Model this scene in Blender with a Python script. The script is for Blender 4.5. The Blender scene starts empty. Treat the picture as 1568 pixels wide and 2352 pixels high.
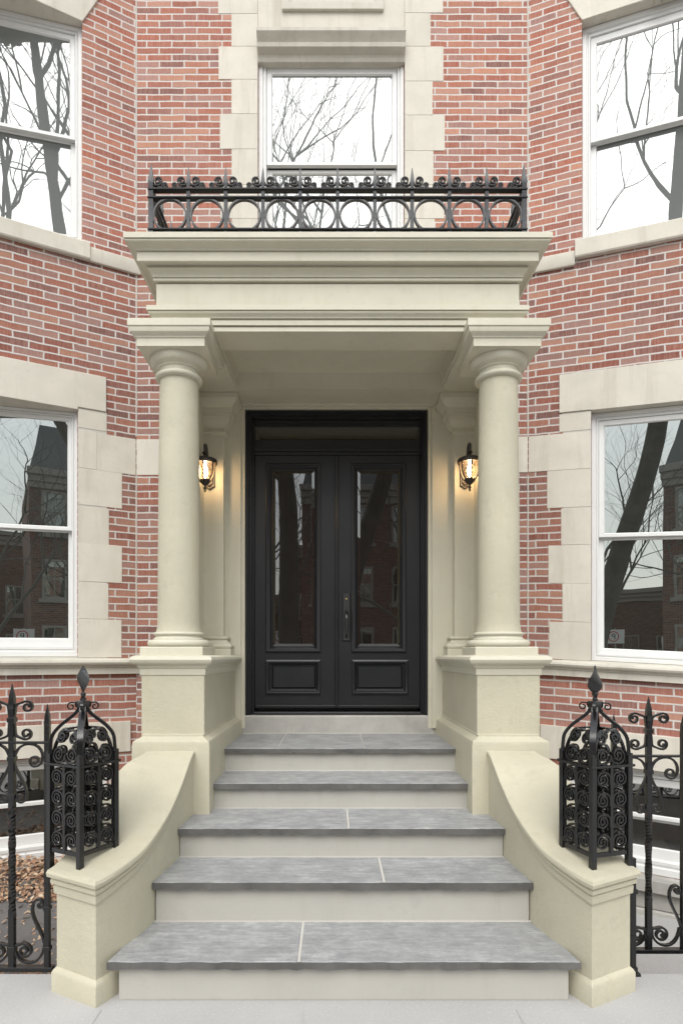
import bpy, bmesh, math, random
from mathutils import Vector, Matrix
R = math.radians
PI = math.pi
sc = bpy.context.scene
COL = sc.collection
# ------------------------------------------------------------------ camera geometry (pixel space 1568 x 2352)
CX, H, E, F = 765.0, 1507.0, 1.64, 1400.0
def X(x, Y): return (x - CX) * Y / F
def Z(y, Y): return E - (y - H) * Y / F
X0 = 0.05                                   # axis of the stoop and portico

# ------------------------------------------------------------------ node helpers
class NT:
    def __init__(s, m):
        m.use_nodes = True
        s.t = m.node_tree; s.t.nodes.clear()
    def n(s, typ, **kw):
        nd = s.t.nodes.new(typ)
        for k, v in kw.items():
            if k[0] == '_': setattr(nd, k[1:], v)
            else:
                key = k.replace('__', ' ')
                sock = nd.inputs[int(key[1:])] if key[0] == 'i' and key[1:].isdigit() else nd.inputs[key]
                if isinstance(v, bpy.types.NodeSocket): s.t.links.new(v, sock)
                else: sock.default_value = v
        return nd
    def l(s, a, b): s.t.links.new(a, b)
    def math(s, op, a, b=0.0, c=None):
        nd = s.t.nodes.new('ShaderNodeMath'); nd.operation = op
        for i, v in enumerate((a, b, c)):
            if v is None: continue
            if isinstance(v, bpy.types.NodeSocket): s.t.links.new(v, nd.inputs[i])
            else: nd.inputs[i].default_value = v
        return nd.outputs[0]
    def mix(s, f, a, b, mode='MIX'):
        nd = s.t.nodes.new('ShaderNodeMix'); nd.data_type = 'RGBA'; nd.blend_type = mode
        for i, v in ((0, f), (6, a), (7, b)):
            if isinstance(v, bpy.types.NodeSocket): s.t.links.new(v, nd.inputs[i])
            else: nd.inputs[i].default_value = (v if i == 0 else (*v, 1)[:4])
        return nd.outputs[2]
    def ramp(s, f, stops, interp='LINEAR'):
        nd = s.t.nodes.new('ShaderNodeValToRGB'); nd.color_ramp.interpolation = interp
        cr = nd.color_ramp
        while len(cr.elements) < len(stops): cr.elements.new(0.5)
        for e, (p, c) in zip(cr.elements, stops):
            e.position = p; e.color = (*c, 1)[:4] if len(c) == 3 else c
        s.t.links.new(f, nd.inputs[0])
        return nd.outputs[0]
    def noise(s, vec, scale, detail=4, rough=0.55, dist=0.0):
        nd = s.n('ShaderNodeTexNoise', Scale=scale, Detail=detail, Roughness=rough, Distortion=dist)
        if vec is not None: s.l(vec, nd.inputs['Vector'])
        return nd.outputs['Fac']
    def mapping(s, vec, sc=(1,1,1), rot=(0,0,0), loc=(0,0,0)):
        nd = s.t.nodes.new('ShaderNodeMapping')
        s.l(vec, nd.inputs[0]); nd.inputs['Scale'].default_value = sc; nd.inputs['Rotation'].default_value = rot; nd.inputs['Location'].default_value = loc
        return nd.outputs[0]
    def obj(s): return s.n('ShaderNodeTexCoord').outputs['Object']
    def rnd(s): return s.n('ShaderNodeObjectInfo').outputs['Random']
    def out(s, sh): 
        o = s.t.nodes.new('ShaderNodeOutputMaterial'); s.l(sh, o.inputs[0])
    def bump(s, h, strength, dist=0.01, normal=None):
        nd = s.n('ShaderNodeBump', Strength=strength, Distance=dist, Height=h)
        if normal is not None: s.l(normal, nd.inputs['Normal'])
        return nd.outputs[0]
    def bsdf(s, color, rough=0.6, normal=None, metal=0.0, spec=0.5, **kw):
        nd = s.n('ShaderNodeBsdfPrincipled')
        for k, v in (('Base Color', color), ('Roughness', rough), ('Metallic', metal), ('Specular IOR Level', spec)):
            if isinstance(v, bpy.types.NodeSocket): s.l(v, nd.inputs[k])
            elif k == 'Base Color': nd.inputs[k].default_value = (*v, 1)[:4]
            else: nd.inputs[k].default_value = v
        for k, v in kw.items(): nd.inputs[k].default_value = v
        if normal is not None: s.l(normal, nd.inputs['Normal'])
        return nd.outputs[0]
def newmat(name):
    m = bpy.data.materials.new(name); return m, NT(m)

# ------------------------------------------------------------------ materials
def mat_stucco(name, col, rough=0.55, coarse=0.25, dirt=0.12):
    m, t = newmat(name); o = t.obj()
    n1 = t.noise(o, 2.3, 5, 0.6); n2 = t.noise(o, 9.0, 6, 0.65)
    c = t.mix(t.ramp(n1, [(0.32, (0,0,0)), (0.72, (1,1,1))]), tuple(x*(1-dirt) for x in col), col)
    c = t.mix(t.ramp(n2, [(0.56, (0,0,0)), (0.80, (1,1,1))]), c, tuple(x*(1-dirt*1.5) for x in col))
    n3 = t.noise(t.mapping(o, (11, 11, 0.9)), 1.0, 6, 0.65)
    c = t.mix(t.ramp(n3, [(0.54, (0,0,0)), (0.78, (.7,.7,.7))]), c, tuple(x*k for x, k in zip(col, (.86,.84,.78))))
    n4 = t.noise(o, 48, 4, 0.8)
    c = t.mix(t.ramp(n4, [(0.68, (0,0,0)), (0.76, (.35,.35,.35))]), c, tuple(x*.6 for x in col))
    b1 = t.bump(t.noise(o, 34, 5, 0.6), coarse*0.6, 0.012)
    b2 = t.bump(t.noise(o, 110, 3, 0.6), coarse, 0.004, b1)
    t.out(t.bsdf(c, rough, b2, spec=0.35)); return m
def mat_stone(name, col, col2, streak=False, combed=False):
    m, t = newmat(name); o = t.obj(); r = t.rnd()
    off = t.n('ShaderNodeVectorMath', _operation='ADD', i0=o)
    cmb = t.n('ShaderNodeCombineXYZ', X=t.math('MULTIPLY', r, 37.0), Y=t.math('MULTIPLY', r, 11.0), Z=t.math('MULTIPLY', r, 23.0))
    t.l(cmb.outputs[0], off.inputs[1]); v = off.outputs[0]
    n1 = t.noise(v, 3.0, 5, 0.6, 0.4); n2 = t.noise(v, 16, 6, 0.7)
    c = t.mix(t.ramp(n1, [(0.3, (0,0,0)), (0.7, (1,1,1))]), col, col2)
    c = t.mix(t.ramp(n2, [(0.55, (0,0,0)), (0.85, (.45,.45,.45))]), c, tuple(x*0.82 for x in col2))
    hs = t.n('ShaderNodeHueSaturation', Saturation=1.0, Value=t.math('ADD', t.math('MULTIPLY', r, 0.07), 0.96), Color=c)
    n3 = t.noise(t.mapping(v, (9, 9, 0.8)), 1.0, 6, 0.65)
    c_ = t.mix(t.ramp(n3, [(0.52, (0,0,0)), (0.78, (.75,.75,.75))]), hs.outputs[0], tuple(x*k for x, k in zip(col2, (.80,.78,.74))))
    b = t.bump(t.noise(v, 70, 5, 0.65), 0.22, 0.006)
    if combed:
        w = t.n('ShaderNodeTexWave', _wave_type='BANDS', _bands_direction='X', Scale=45.0, Distortion=0.6); t.l(o, w.inputs[0])
        b = t.bump(w.outputs['Fac'], 0.10, 0.004, b)
    t.out(t.bsdf(c_, 0.75, b, spec=0.25)); return m
def mat_brick(name, bw, bh, old=0.35, tone=0.5, shift=(0, 0), gain=1.0, sat=1.0, mort=1.0):
    m, t = newmat(name)
    uv = t.n('ShaderNodeTexCoord').outputs['UV']
    uv = t.mapping(uv, loc=(shift[0], shift[1], 0))
    nz = t.n('ShaderNodeTexNoise', Scale=9.0, Detail=3.0); t.l(uv, nz.inputs['Vector'])
    sub = t.n('ShaderNodeVectorMath', _operation='SUBTRACT', i0=nz.outputs['Color'], i1=(0.5, 0.5, 0.5))
    scl = t.n('ShaderNodeVectorMath', _operation='MULTIPLY', i0=sub.outputs[0], i1=(0.017, 0.013, 0.0))
    vv = t.n('ShaderNodeVectorMath', _operation='ADD', i0=uv, i1=scl.outputs[0]).outputs[0]
    br = t.n('ShaderNodeTexBrick', _offset=0.5, Scale=1.0, Mortar__Size=bh*0.15, Mortar__Smooth=0.7, Bias=0.0, Brick__Width=bw, Row__Height=bh,
             Color1=(0,0,0,1), Color2=(1,1,1,1), Mortar=(0.5,0.5,0.5,1))
    t.l(vv, br.inputs['Vector'])
    rv = br.outputs['Color']; fac = br.outputs['Fac']
    c = t.ramp(rv, [(0.0, (.15,.085,.08)), (0.09, (.24,.125,.11)), (0.24, (.37,.145,.105)), (0.36, (.25,.10,.08)), (0.48, (.44,.215,.155)), (0.58, (.32,.12,.09)), (0.70, (.37,.24,.215)), (0.84, (.50,.27,.19)), (1.0, (.27,.175,.165))])
    n1 = t.noise(uv, 26, 5, 0.7); n2 = t.noise(uv, 2.2, 4, 0.6); n3 = t.noise(uv, 75, 4, 0.7)
    c = t.mix(t.ramp(n1, [(0.35, (0,0,0)), (0.75, (.35,.35,.35))]), c, (.22,.085,.07))
    c = t.mix(t.math('MULTIPLY', t.ramp(n2, [(0.3, (0,0,0)), (0.75, (1,1,1))]), 0.06+tone*0.18), c, (.53,.32,.265))
    st = t.ramp(t.noise(t.mapping(uv, (14, 22, 1)), 1.0, 6, 0.75), [(0.60, (0,0,0)), (0.70, (1,1,1))])
    c = t.mix(t.math('MULTIPLY', st, old), c, (.60,.47,.38))
    c = t.mix(t.math('MULTIPLY', t.ramp(n3, [(0.66,(0,0,0)),(0.74,(1,1,1))]), 0.5), c, (.16,.06,.05))
    sp = t.noise(t.mapping(uv, (55, 17, 1)), 1.0, 4, 0.7); c = t.mix(t.ramp(sp, [(0.66, (0,0,0)), (0.73, (.75,.75,.75))]), c, (.12,.075,.07))
    vs = t.noise(t.mapping(uv, (90, 6, 1)), 1.0, 4, 0.7); c = t.mix(t.ramp(vs, [(0.42, (0,0,0)), (0.62, (.35,.35,.35))]), c, (.52,.34,.28))
    hsv = t.n('ShaderNodeHueSaturation', Saturation=sat, Value=gain, Color=c); c = hsv.outputs[0]
    n5 = t.noise(uv, 0.7, 5, 0.6); c = t.mix(t.ramp(n5, [(0.5, (0,0,0)), (0.75, (.35,.35,.35))]), c, (.20,.12,.10))
    mo = t.mix(n1, tuple(x*mort for x in (.52,.495,.46)), tuple(x*mort for x in (.68,.66,.63)))
    fin = t.mix(fac, c, mo)
    h = t.math('ADD', t.math('MULTIPLY', fac, -0.55), t.math('MULTIPLY', n3, 0.35))
    b = t.bump(h, 0.5, 0.008)
    t.out(t.bsdf(fin, 0.85, b, spec=0.2)); return m
def mat_bluestone():
    m, t = newmat('bluestone'); o = t.obj(); r = t.rnd()
    ml = t.n('ShaderNodeMapping'); t.l(o, ml.inputs[0]); ml.inputs['Scale'].default_value = (2.6, 12.0, 12.0)
    t.l(t.n('ShaderNodeCombineXYZ', X=t.math('MULTIPLY', r, 50.0), Y=t.math('MULTIPLY', r, 20.0)).outputs[0], ml.inputs['Location'])
    v = ml.outputs[0]
    n1 = t.math('ADD', t.math('MULTIPLY', t.noise(v, 2.6, 10, 0.80, 0.1), 0.5), t.math('MULTIPLY', t.noise(o, 6.5, 9, 0.80), 0.5)); n2 = t.noise(o, 2.6, 4, 0.6); n3 = t.noise(t.mapping(v, (2.2, 1, 1)), 5, 9, 0.8, 0.2)
    c = t.ramp(n1, [(0.38, (.19,.193,.195)), (0.47, (.27,.273,.274)), (0.54, (.345,.347,.345)), (0.62, (.49,.488,.48))])
    c = t.mix(t.ramp(n2, [(0.35, (0,0,0)), (0.7, (.5,.5,.5))]), c, (.27,.272,.268))
    c = t.mix(t.ramp(n3, [(0.60, (0,0,0)), (0.72, (.55,.55,.55))]), c, (.44,.435,.42))
    b = t.bump(t.math('ADD', n1, t.math('MULTIPLY', n3, 0.6)), 0.45, 0.012)
    b = t.bump(t.noise(o, 120, 4, 0.7), 0.2, 0.004, b)
    t.out(t.bsdf(c, 0.62, b, spec=0.35)); return m
def mat_concrete(name, c1, c2, speck):
    m, t = newmat(name); o = t.obj()
    n1 = t.noise(o, 1.3, 5, 0.6); n2 = t.noise(o, 105, 4, 0.75); n3 = t.noise(o, 38, 5, 0.7)
    c = t.mix(t.ramp(n1, [(0.3,(0,0,0)),(0.7,(1,1,1))]), c1, c2)
    c = t.mix(t.ramp(n2, [(0.58,(0,0,0)),(0.72,(1,1,1))]), c, speck)
    c = t.mix(t.ramp(n3, [(0.60,(0,0,0)),(0.8,(.6,.6,.6))]), c, tuple(x*.75 for x in c1))
    t.out(t.bsdf(c, 0.85, t.bump(t.math('ADD', n2, n3), 0.25, 0.004), spec=0.25)); return m
def mat_paint(name, col, rough, bumpy=0.05, bs=60, spec=0.5, metal=0.0, grain=False, coat=0.0):
    m, t = newmat(name); o = t.obj()
    n = t.noise(o, bs, 4, 0.6); n2 = t.noise(o, 5, 4, 0.6)
    c = t.mix(n2, tuple(x*0.93 for x in col), tuple(min(1, x*1.05) for x in col))
    rr = t.math('ADD', t.math('MULTIPLY', n2, 0.16), rough-0.08)
    h = n
    if grain: h = t.noise(t.mapping(o, (90, 90, 4)), 1.0, 5, 0.6)
    t.out(t.bsdf(c, rr, t.bump(h, bumpy, 0.004), metal=metal, spec=spec, **({'Coat Weight': coat, 'Coat Roughness': 0.1} if coat else {}))); return m
def mat_glass(name, refl, dark, tint=(1,1,1), wav=0.02, wscale=2.0, trans=0.0):
    m, t = newmat(name); o = t.obj()
    b = t.bump(t.noise(o, wscale, 2, 0.5), wav, 0.05)
    g = t.n('ShaderNodeBsdfGlossy', Roughness=0.0, Color=(*tint, 1)); t.l(b, g.inputs['Normal'])
    d = t.n('ShaderNodeBsdfDiffuse', Color=(*dark, 1)).outputs[0]
    if trans > 0:
        tr = t.n('ShaderNodeBsdfTransparent', Color=(.8,.84,.82,1))
        mx = t.n('ShaderNodeMixShader', Fac=trans); t.l(d, mx.inputs[1]); t.l(tr.outputs[0], mx.inputs[2]); d = mx.outputs[0]
    lw = t.n('ShaderNodeLayerWeight', Blend=0.25)
    f = t.math('ADD', t.math('MULTIPLY', lw.outputs['Fresnel'], 0.5), refl - 0.03)
    mx = t.n('ShaderNodeMixShader', Fac=f); t.l(d, mx.inputs[1]); t.l(g.outputs[0], mx.inputs[2])
    t.out(mx.outputs[0]); return m
M = {}
M['stucco'] = mat_stucco('cream_stucco', (.515,.482,.368), 0.55, 0.40, 0.15)
M['stucco_smooth'] = mat_stucco('cream_paint', (.580,.552,.445), 0.5, 0.18, 0.10)
M['riser'] = mat_stucco('riser_cement', (.44,.425,.385), 0.7, 0.10, 0.10)
M['limestone'] = mat_stone('limestone', (.64,.602,.525), (.55,.518,.45), combed=True)
M['limestone_trim'] = mat_stone('limestone_trim', (.60,.57,.50), (.49,.465,.40))
M['greystone'] = mat_stone('grey_stone', (.47,.455,.42), (.33,.32,.30))
M['brick_up'] = mat_brick('brick_upper', .228, .0612, 0.20, 0.8, (0,0), 1.0, 1.12, .95)
M['brick_mid'] = mat_brick('brick_middle', .232, .0645, 0.45, 0.30, (.07, .01), 0.79, 1.08, .88)
M['brick_low'] = mat_brick('brick_basement', .272, .0692, 0.30, 0.55, (.03, .015), .96, 1.07, .92)
M['bluestone'] = mat_bluestone()
M['sidewalk'] = mat_concrete('pale_concrete', (.36,.352,.342), (.41,.402,.392), (.66,.65,.64))
M['rough_edge'] = mat_stone('split_stone_edge', (.135,.13,.122), (.075,.073,.07))
M['joint'] = mat_concrete('mortar', (.47,.45,.41), (.54,.52,.48), (.4,.38,.34))
M['asphalt'] = mat_concrete('asphalt', (.045,.045,.047), (.06,.06,.06), (.10,.10,.10))
M['soil'] = mat_concrete('areaway_paving', (.115,.11,.108), (.18,.172,.165), (.26,.24,.22))
M['door'] = mat_paint('charcoal_door_paint', (.010,.0105,.0125), 0.38, 0.10, grain=True, spec=0.45)
M['iron'] = mat_paint('black_iron', (.006,.006,.0065), 0.25, 0.2, 55, coat=0.25)
M['iron_grey'] = mat_paint('hazed_iron', (.028,.030,.034), 0.40, 0.35, 60)  # black iron made greyer: top light and haze put into the colour
M['iron_dark'] = mat_paint('matt_black_iron', (.010,.010,.011), 0.5, 0.2, 60, spec=0.3)
M['bronze'] = mat_paint('dark_bronze', (.028,.020,.016), 0.4, 0.2, 80)
M['white'] = mat_paint('white_window_paint', (.68,.68,.665), 0.4, 0.03)
M['handle'] = mat_paint('oiled_bronze', (.055,.056,.058), 0.35, 0.15, 90, metal=0.6)
M['brass'] = mat_paint('brass', (.80,.62,.28), 0.3, 0.02, metal=1.0)
M['glass_up'] = mat_glass('window_glass_upper', 0.155, (.15,.16,.155), (.97,.99,1.0), 0.02, 1.4)  # pale diffuse base: hazy veil over the reflections put into the glass colour
M['glass_lo'] = mat_glass('window_glass_lower', 0.33, (.018,.020,.017), (.95,1.0,.98), 0.015, 1.4)
M['glass_door'] = mat_glass('door_glass', 0.15, (.012,.010,.008), (.97,.99,1.0), 0.012, 2.2)
M['glass_base'] = mat_glass('basement_glass', 0.22, (.03,.03,.028), (1,1,1), 0.03, 2.0, 0.75)
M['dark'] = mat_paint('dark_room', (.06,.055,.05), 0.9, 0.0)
M['bark'] = mat_stone('bark', (.13,.125,.11), (.08,.075,.068))
M['twig'] = mat_paint('twig', (.15,.14,.125), 0.8, 0.1)
M['card'] = mat_paint('cardboard', (.42,.34,.22), 0.8, 0.1)
M['label'] = mat_paint('paper_label', (.62,.72,.68), 0.6, 0.0)
M['far_brick'] = mat_brick('far_brick', .24, .08, 0.1, 0.0, (0,0), .55, 1.1, .4)
M['far_stone'] = mat_paint('far_stone', (.36,.34,.31), 0.8, 0.05)
M['slate'] = mat_paint('slate_roof', (.13,.14,.14), 0.6, 0.1)
M['sign_white'] = mat_paint('sign_white', (.75,.75,.73), 0.5, 0.0)
M['sign_red'] = mat_paint('sign_red', (.5,.03,.03), 0.5, 0.0)
def mk_bulb():
    m, t = newmat('lamp_bulb'); e = t.n('ShaderNodeEmission', Color=(1.0, .70, .38, 1), Strength=30.0); t.out(e.outputs[0]); return m
M['bulb'] = mk_bulb()
def mk_lamp_glass():
    m, t = newmat('seeded_amber_glass'); o = t.obj()
    b = t.bump(t.noise(o, 45, 2, 0.5), 0.5, 0.01)
    tr = t.n('ShaderNodeBsdfTransparent', Color=(1.0, .95, .88, 1))
    g = t.n('ShaderNodeBsdfGlossy', Roughness=0.12, Color=(1, .95, .9, 1)); t.l(b, g.inputs['Normal'])
    tl = t.n('ShaderNodeBsdfTranslucent', Color=(.95, .78, .52, 1)); t.l(b, tl.inputs['Normal'])
    m1 = t.n('ShaderNodeMixShader', Fac=0.025); t.l(tr.outputs[0], m1.inputs[1]); t.l(tl.outputs[0], m1.inputs[2])
    m2 = t.n('ShaderNodeMixShader', Fac=0.10); t.l(m1.outputs[0], m2.inputs[1]); t.l(g.outputs[0], m2.inputs[2])
    t.out(m2.outputs[0]); return m
M['lampglass'] = mk_lamp_glass()
def mk_leaf():
    m, t = newmat('dead_leaves'); g = t.n('ShaderNodeNewGeometry')
    c = t.ramp(g.outputs['Random Per Island'], [(0, (.24,.13,.08)), (.35, (.40,.25,.16)), (.65, (.50,.35,.23)), (.85, (.32,.20,.13)), (1, (.58,.47,.34))])
    t.out(t.bsdf(c, 0.75, spec=0.3)); return m
M['leaf'] = mk_leaf()

# ------------------------------------------------------------------ mesh builder
def ident(a, b, c): return Vector((a, b, c))
class MB:
    def __init__(s): s.v = []; s.f = []; s.uv = {}
    def add(s, pts): 
        i = len(s.v); s.v.extend(Vector(p) for p in pts); return i
    def face(s, ids, uv=None):
        s.f.append(tuple(ids))
        if uv: s.uv[len(s.f)-1] = uv
    def box(s, a0, a1, b0, b1, c0, c1, m=ident):
        i = s.add([m(a, b, c) for c in (c0, c1) for b in (b0, b1) for a in (a0, a1)])
        for q in ((0,1,3,2), (4,6,7,5), (0,4,5,1), (2,3,7,6), (0,2,6,4), (1,5,7,3)): s.face([i+k for k in q])
    def prism(s, poly, c0, c1, m=ident):          # poly in (a,b); extruded along c;  m(a,b,c)
        n = len(poly)
        i = s.add([m(a, b, c0) for a, b in poly] + [m(a, b, c1) for a, b in poly])
        s.face([i+k for k in range(n)][::-1]); s.face([i+n+k for k in range(n)])
        for k in range(n): s.face([i+k, i+(k+1) % n, i+n+(k+1) % n, i+n+k])
    def rings(s, rings, closed=True, cap=True):    # list of equal length vertex loops
        n = len(rings[0]); base = [s.add(r) for r in rings]
        for a, b in zip(base, base[1:]):
            for k in range(n if closed else n-1):
                s.face([a+k, a+(k+1) % n, b+(k+1) % n, b+k])
        if cap:
            s.face([base[0]+k for k in range(n)][::-1]); s.face([base[-1]+k for k in range(n)])
    def lathe(s, prof, cx=0, cy=0, n=40, m=None, cap=True):
        f = m or ident
        s.rings([[f(cx+r*math.cos(2*PI*k/n), cy+r*math.sin(2*PI*k/n), z) for k in range(n)] for r, z in prof], True, cap)
    def tube(s, pts, rad, n=6, cap=True):
        pts = [Vector(p) for p in pts]
        rads = rad if isinstance(rad, (list, tuple)) else [rad]*len(pts)
        rings = []; up = None
        for i, p in enumerate(pts):
            t = (pts[min(i+1, len(pts)-1)] - pts[max(i-1, 0)]).normalized()
            if up is None:
                up = Vector((0,0,1)) if abs(t.z) < 0.9 else Vector((1,0,0))
            u = t.cross(up).normalized(); w = u.cross(t).normalized(); up = w
            rings.append([p + (u*math.cos(2*PI*k/n) + w*math.sin(2*PI*k/n))*rads[i] for k in range(n)])
        s.rings(rings, True, cap)
    def ribbon(s, pts, th, d0, d1, m, taper=1.0):   # planar bar following pts in (a,b); thickness th in plane, depth d0..d1 ; m(a,d,b)
        n = len(pts); rings = []
        for i, (a, b) in enumerate(pts):
            pa, pb = pts[max(i-1, 0)]; na, nb = pts[min(i+1, n-1)]
            ta, tb = na-pa, nb-pb; L = math.hypot(ta, tb) or 1
            h = th/2 * (1 + (taper-1)*i/(n-1))
            oa, ob = -tb/L*h, ta/L*h
            rings.append([m(a+oa, d0, b+ob), m(a-oa, d0, b-ob), m(a-oa, d1, b-ob), m(a+oa, d1, b+ob)])
        s.rings(rings)
    def frame(s, rect, prof, m, cap_in=False, cap_out=False):  # rect a0,a1,c0,c1 in (a,c); prof [(inset, d)] ; m(a,d,c)
        a0, a1, c0, c1 = rect; rr = []
        for ins, d in prof:
            if not isinstance(ins, tuple): ins = (ins,)*4
            l, r, b, t = ins
            rr.append([m(a0+l, d, c0+b), m(a1-r, d, c0+b), m(a1-r, d, c1-t), m(a0+l, d, c1-t)])
        s.rings(rr, True, False)
        if cap_in: 
            i = len(s.v)-4; s.face([i, i+1, i+2, i+3])
    def mould(s, x0, x1, y0, y1, prof, cap=True):      # box plan, all four sides offset by o; prof [(o,z)]
        s.rings([[(x0-o, y0-o, z), (x1+o, y0-o, z), (x1+o, y1, z), (x0-o, y1, z)] for o, z in prof], True, cap)
    def mould4(s, x0, x1, y0, y1, prof, cap=True):
        s.rings([[(x0-o, y0-o, z), (x1+o, y0-o, z), (x1+o, y1+o, z), (x0-o, y1+o, z)] for o, z in prof], True, cap)
    def build(s, name, mat, parent=None, bevel=0.0, smooth=30, local=False, seg=2, world_off=None):
        me = bpy.data.meshes.new(name)
        off = Vector((0, 0, 0))
        if parent is not None and not local:
            p = parent
            while p is not None: off += p.location; p = p.parent
        if world_off is not None: off = Vector(world_off)
        me.from_pydata([v - off for v in s.v], [], s.f)
        if s.uv:
            ul = me.uv_layers.new(name='UVMap')
            for fi, uvs in s.uv.items():
                p = me.polygons[fi]
                for li, u in zip(p.loop_indices, uvs): ul.data[li].uv = u
        bm = bmesh.new(); bm.from_mesh(me)
        bmesh.ops.recalc_face_normals(bm, faces=bm.faces)
        bm.to_mesh(me); bm.free()
        me.materials.append(M[mat] if isinstance(mat, str) else mat)
        if smooth:
            me.shade_smooth(); me.set_sharp_from_angle(angle=R(smooth))
        o = bpy.data.objects.new(name, me); COL.objects.link(o)
        if parent is not None: o.parent = parent
        elif world_off is not None: o.location = off
        if bevel > 0:
            b = o.modifiers.new('bevel', 'BEVEL'); b.width = bevel; b.segments = seg; b.limit_method = 'ANGLE'; b.angle_limit = R(40); b.harden_normals = True
        return o
def tag(o, label=None, cat=None, group=None, kind=None):
    if label: o['label'] = label
    if cat: o['category'] = cat
    if group: o['group'] = group
    if kind: o['kind'] = kind
    return o
def thing(name, loc, label, cat, group=None, rz=0):
    o = bpy.data.objects.new(name, None); COL.objects.link(o)
    o.location = loc; o.rotation_euler = (0, 0, rz); o.empty_display_size = 0.1
    return tag(o, label, cat, group)
def copy_tree(o, parent=None):
    c = o.copy(); COL.objects.link(c); c.parent = parent
    for ch in list(o.children): copy_tree(ch, c)
    return c
def catmull(pts, n=6):
    out = []; P = [Vector(p) for p in pts]
    for i in range(len(P)-1):
        p0 = P[max(i-1, 0)]; p1 = P[i]; p2 = P[i+1]; p3 = P[min(i+2, len(P)-1)]
        for k in range(n):
            t = k/n
            out.append(0.5*((2*p1) + (p2-p0)*t + (2*p0-5*p1+4*p2-p3)*t*t + (3*p1-p0-3*p2+p3)*t**3))
    out.append(P[-1]); return out
def bez(p0, p1, p2, p3, n=8):
    r = []
    for k in range(n+1):
        t = k/n; u = 1-t
        r.append(tuple(u**3*a + 3*u*u*t*b + 3*u*t*t*c + t**3*d for a, b, c, d in zip(p0, p1, p2, p3)))
    return r
def spiral(c, r0, r1, a0, turns, sgn, n=None):
    n = n or max(10, int(abs(turns)*18))
    return [(c[0]+(r0+(r1-r0)*k/n)*math.cos(a0+sgn*2*PI*turns*k/n), c[1]+(r0+(r1-r0)*k/n)*math.sin(a0+sgn*2*PI*turns*k/n)) for k in range(n+1)]
def scroll(S, T, c, r0, a0, turns, sgn, r1=None, hl=0.6):
    sp = spiral(c, r0, r0*0.22 if r1 is None else r1, a0, turns, sgn)
    ta = (-math.sin(a0)*sgn, math.cos(a0)*sgn); L = math.hypot(sp[0][0]-S[0], sp[0][1]-S[1])*hl
    return bez(S, (S[0]+T[0]*L, S[1]+T[1]*L), (sp[0][0]-ta[0]*L, sp[0][1]-ta[1]*L), sp[0], 9)[:-1] + sp

# ------------------------------------------------------------------ wall facets
class Facet:
    def __init__(s, x0, Y0, x1, Y1, shear=0.0, flat=False):
        s.p = Vector((X(x0, Y0), Y0)); q = Vector((X(x1, Y1), Y1))
        s.t = (q - s.p).normalized(); n = Vector((s.t.y, -s.t.x))
        if n.dot(-s.p) < 0: n = -n
        s.n = n; s.sh = shear; s.L = (q - s.p).length
        if flat: s.p = Vector((0, Y0)); s.t = Vector((1, 0)); s.n = Vector((0, -1))
    def drop(s, u, z): return s.sh * (max(u, 0)/1.25) * max(0.0, 5.2-z)/3.67 if s.sh else 0.0
    def __call__(s, u, d, z):
        q = s.p + s.t*u + s.n*d
        return Vector((q.x, q.y, z - s.drop(u, z)))
    def px(s, x, y, d=0.0):
        dx = Vector(((x-CX)/F, 1.0))
        k = (s.p.dot(s.n) + d) / dx.dot(s.n)
        q = dx*k; u = (q - s.p).dot(s.t); z = E - (y-H)/F*k
        zz = z
        for _ in range(4): zz = z + s.drop(u, zz)
        return u, zz
    def u(s, x, d=0.0): return s.px(x, H, d)[0]
    def z(s, x, y, d=0.0): return s.px(x, y, d)[1]
YW = 5.55
FL = Facet(313, YW, 0, 5.045)
FR = Facet(1212, YW, 1568, 5.14, shear=0.073)
FC = Facet(0, YW, 100, YW, flat=True)
WL = Facet(160, 5.36, 0, 5.222)                        # sash plane of the left bay windows
ZTOP, ZGND = 9.2, -0.3
def brick_sheet(mb, fac, us, zs, hole=None, d=0.0, reveal=0.18):
    for i in range(len(us)-1):
        for j in range(len(zs)-1):
            if hole and us[i] >= hole[0]-1e-6 and us[i+1] <= hole[1]+1e-6 and zs[j] >= hole[2]-1e-6 and zs[j+1] <= hole[3]+1e-6: continue
            q = [(us[i], zs[j]), (us[i+1], zs[j]), (us[i+1], zs[j+1]), (us[i], zs[j+1])]
            b = mb.add([fac(u, d, z) for u, z in q]); mb.face([b, b+1, b+2, b+3], [(u+40, z+40) for u, z in q])
    if hole:
        a0, a1, c0, c1 = hole
        for (p, q) in (((a0,c0),(a0,c1)), ((a1,c0),(a1,c1)), ((a0,c0),(a1,c0)), ((a0,c1),(a1,c1))):
            b = mb.add([fac(p[0], d, p[1]), fac(q[0], d, q[1]), fac(q[0], d-reveal, q[1]), fac(p[0], d-reveal, p[1])])
            if p[0] == q[0]: uv = [(p[0]+40, p[1]+40), (p[0]+40, q[1]+40), (p[0]+40+reveal, q[1]+40), (p[0]+40+reveal, p[1]+40)]
            else: uv = [(p[0]+40, p[1]+40), (q[0]+40, p[1]+40), (q[0]+40, p[1]+40+reveal), (p[0]+40, p[1]+40+reveal)]
            mb.face([b, b+1, b+2, b+3], uv)

house = thing('brick_townhouse', (0, YW, 0), 'red brick townhouse with curved limestone trimmed bays either side of a charcoal double door', 'house')
def fbox(fac, u0, u1, z0, z1, d0, d1, name, mat, parent=house, bevel=0.006):
    mb = MB(); mb.box(min(u0,u1), max(u0,u1), d0, d1, min(z0,z1), max(z0,z1), fac)
    return mb.build(name, mat, parent, bevel)

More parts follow.
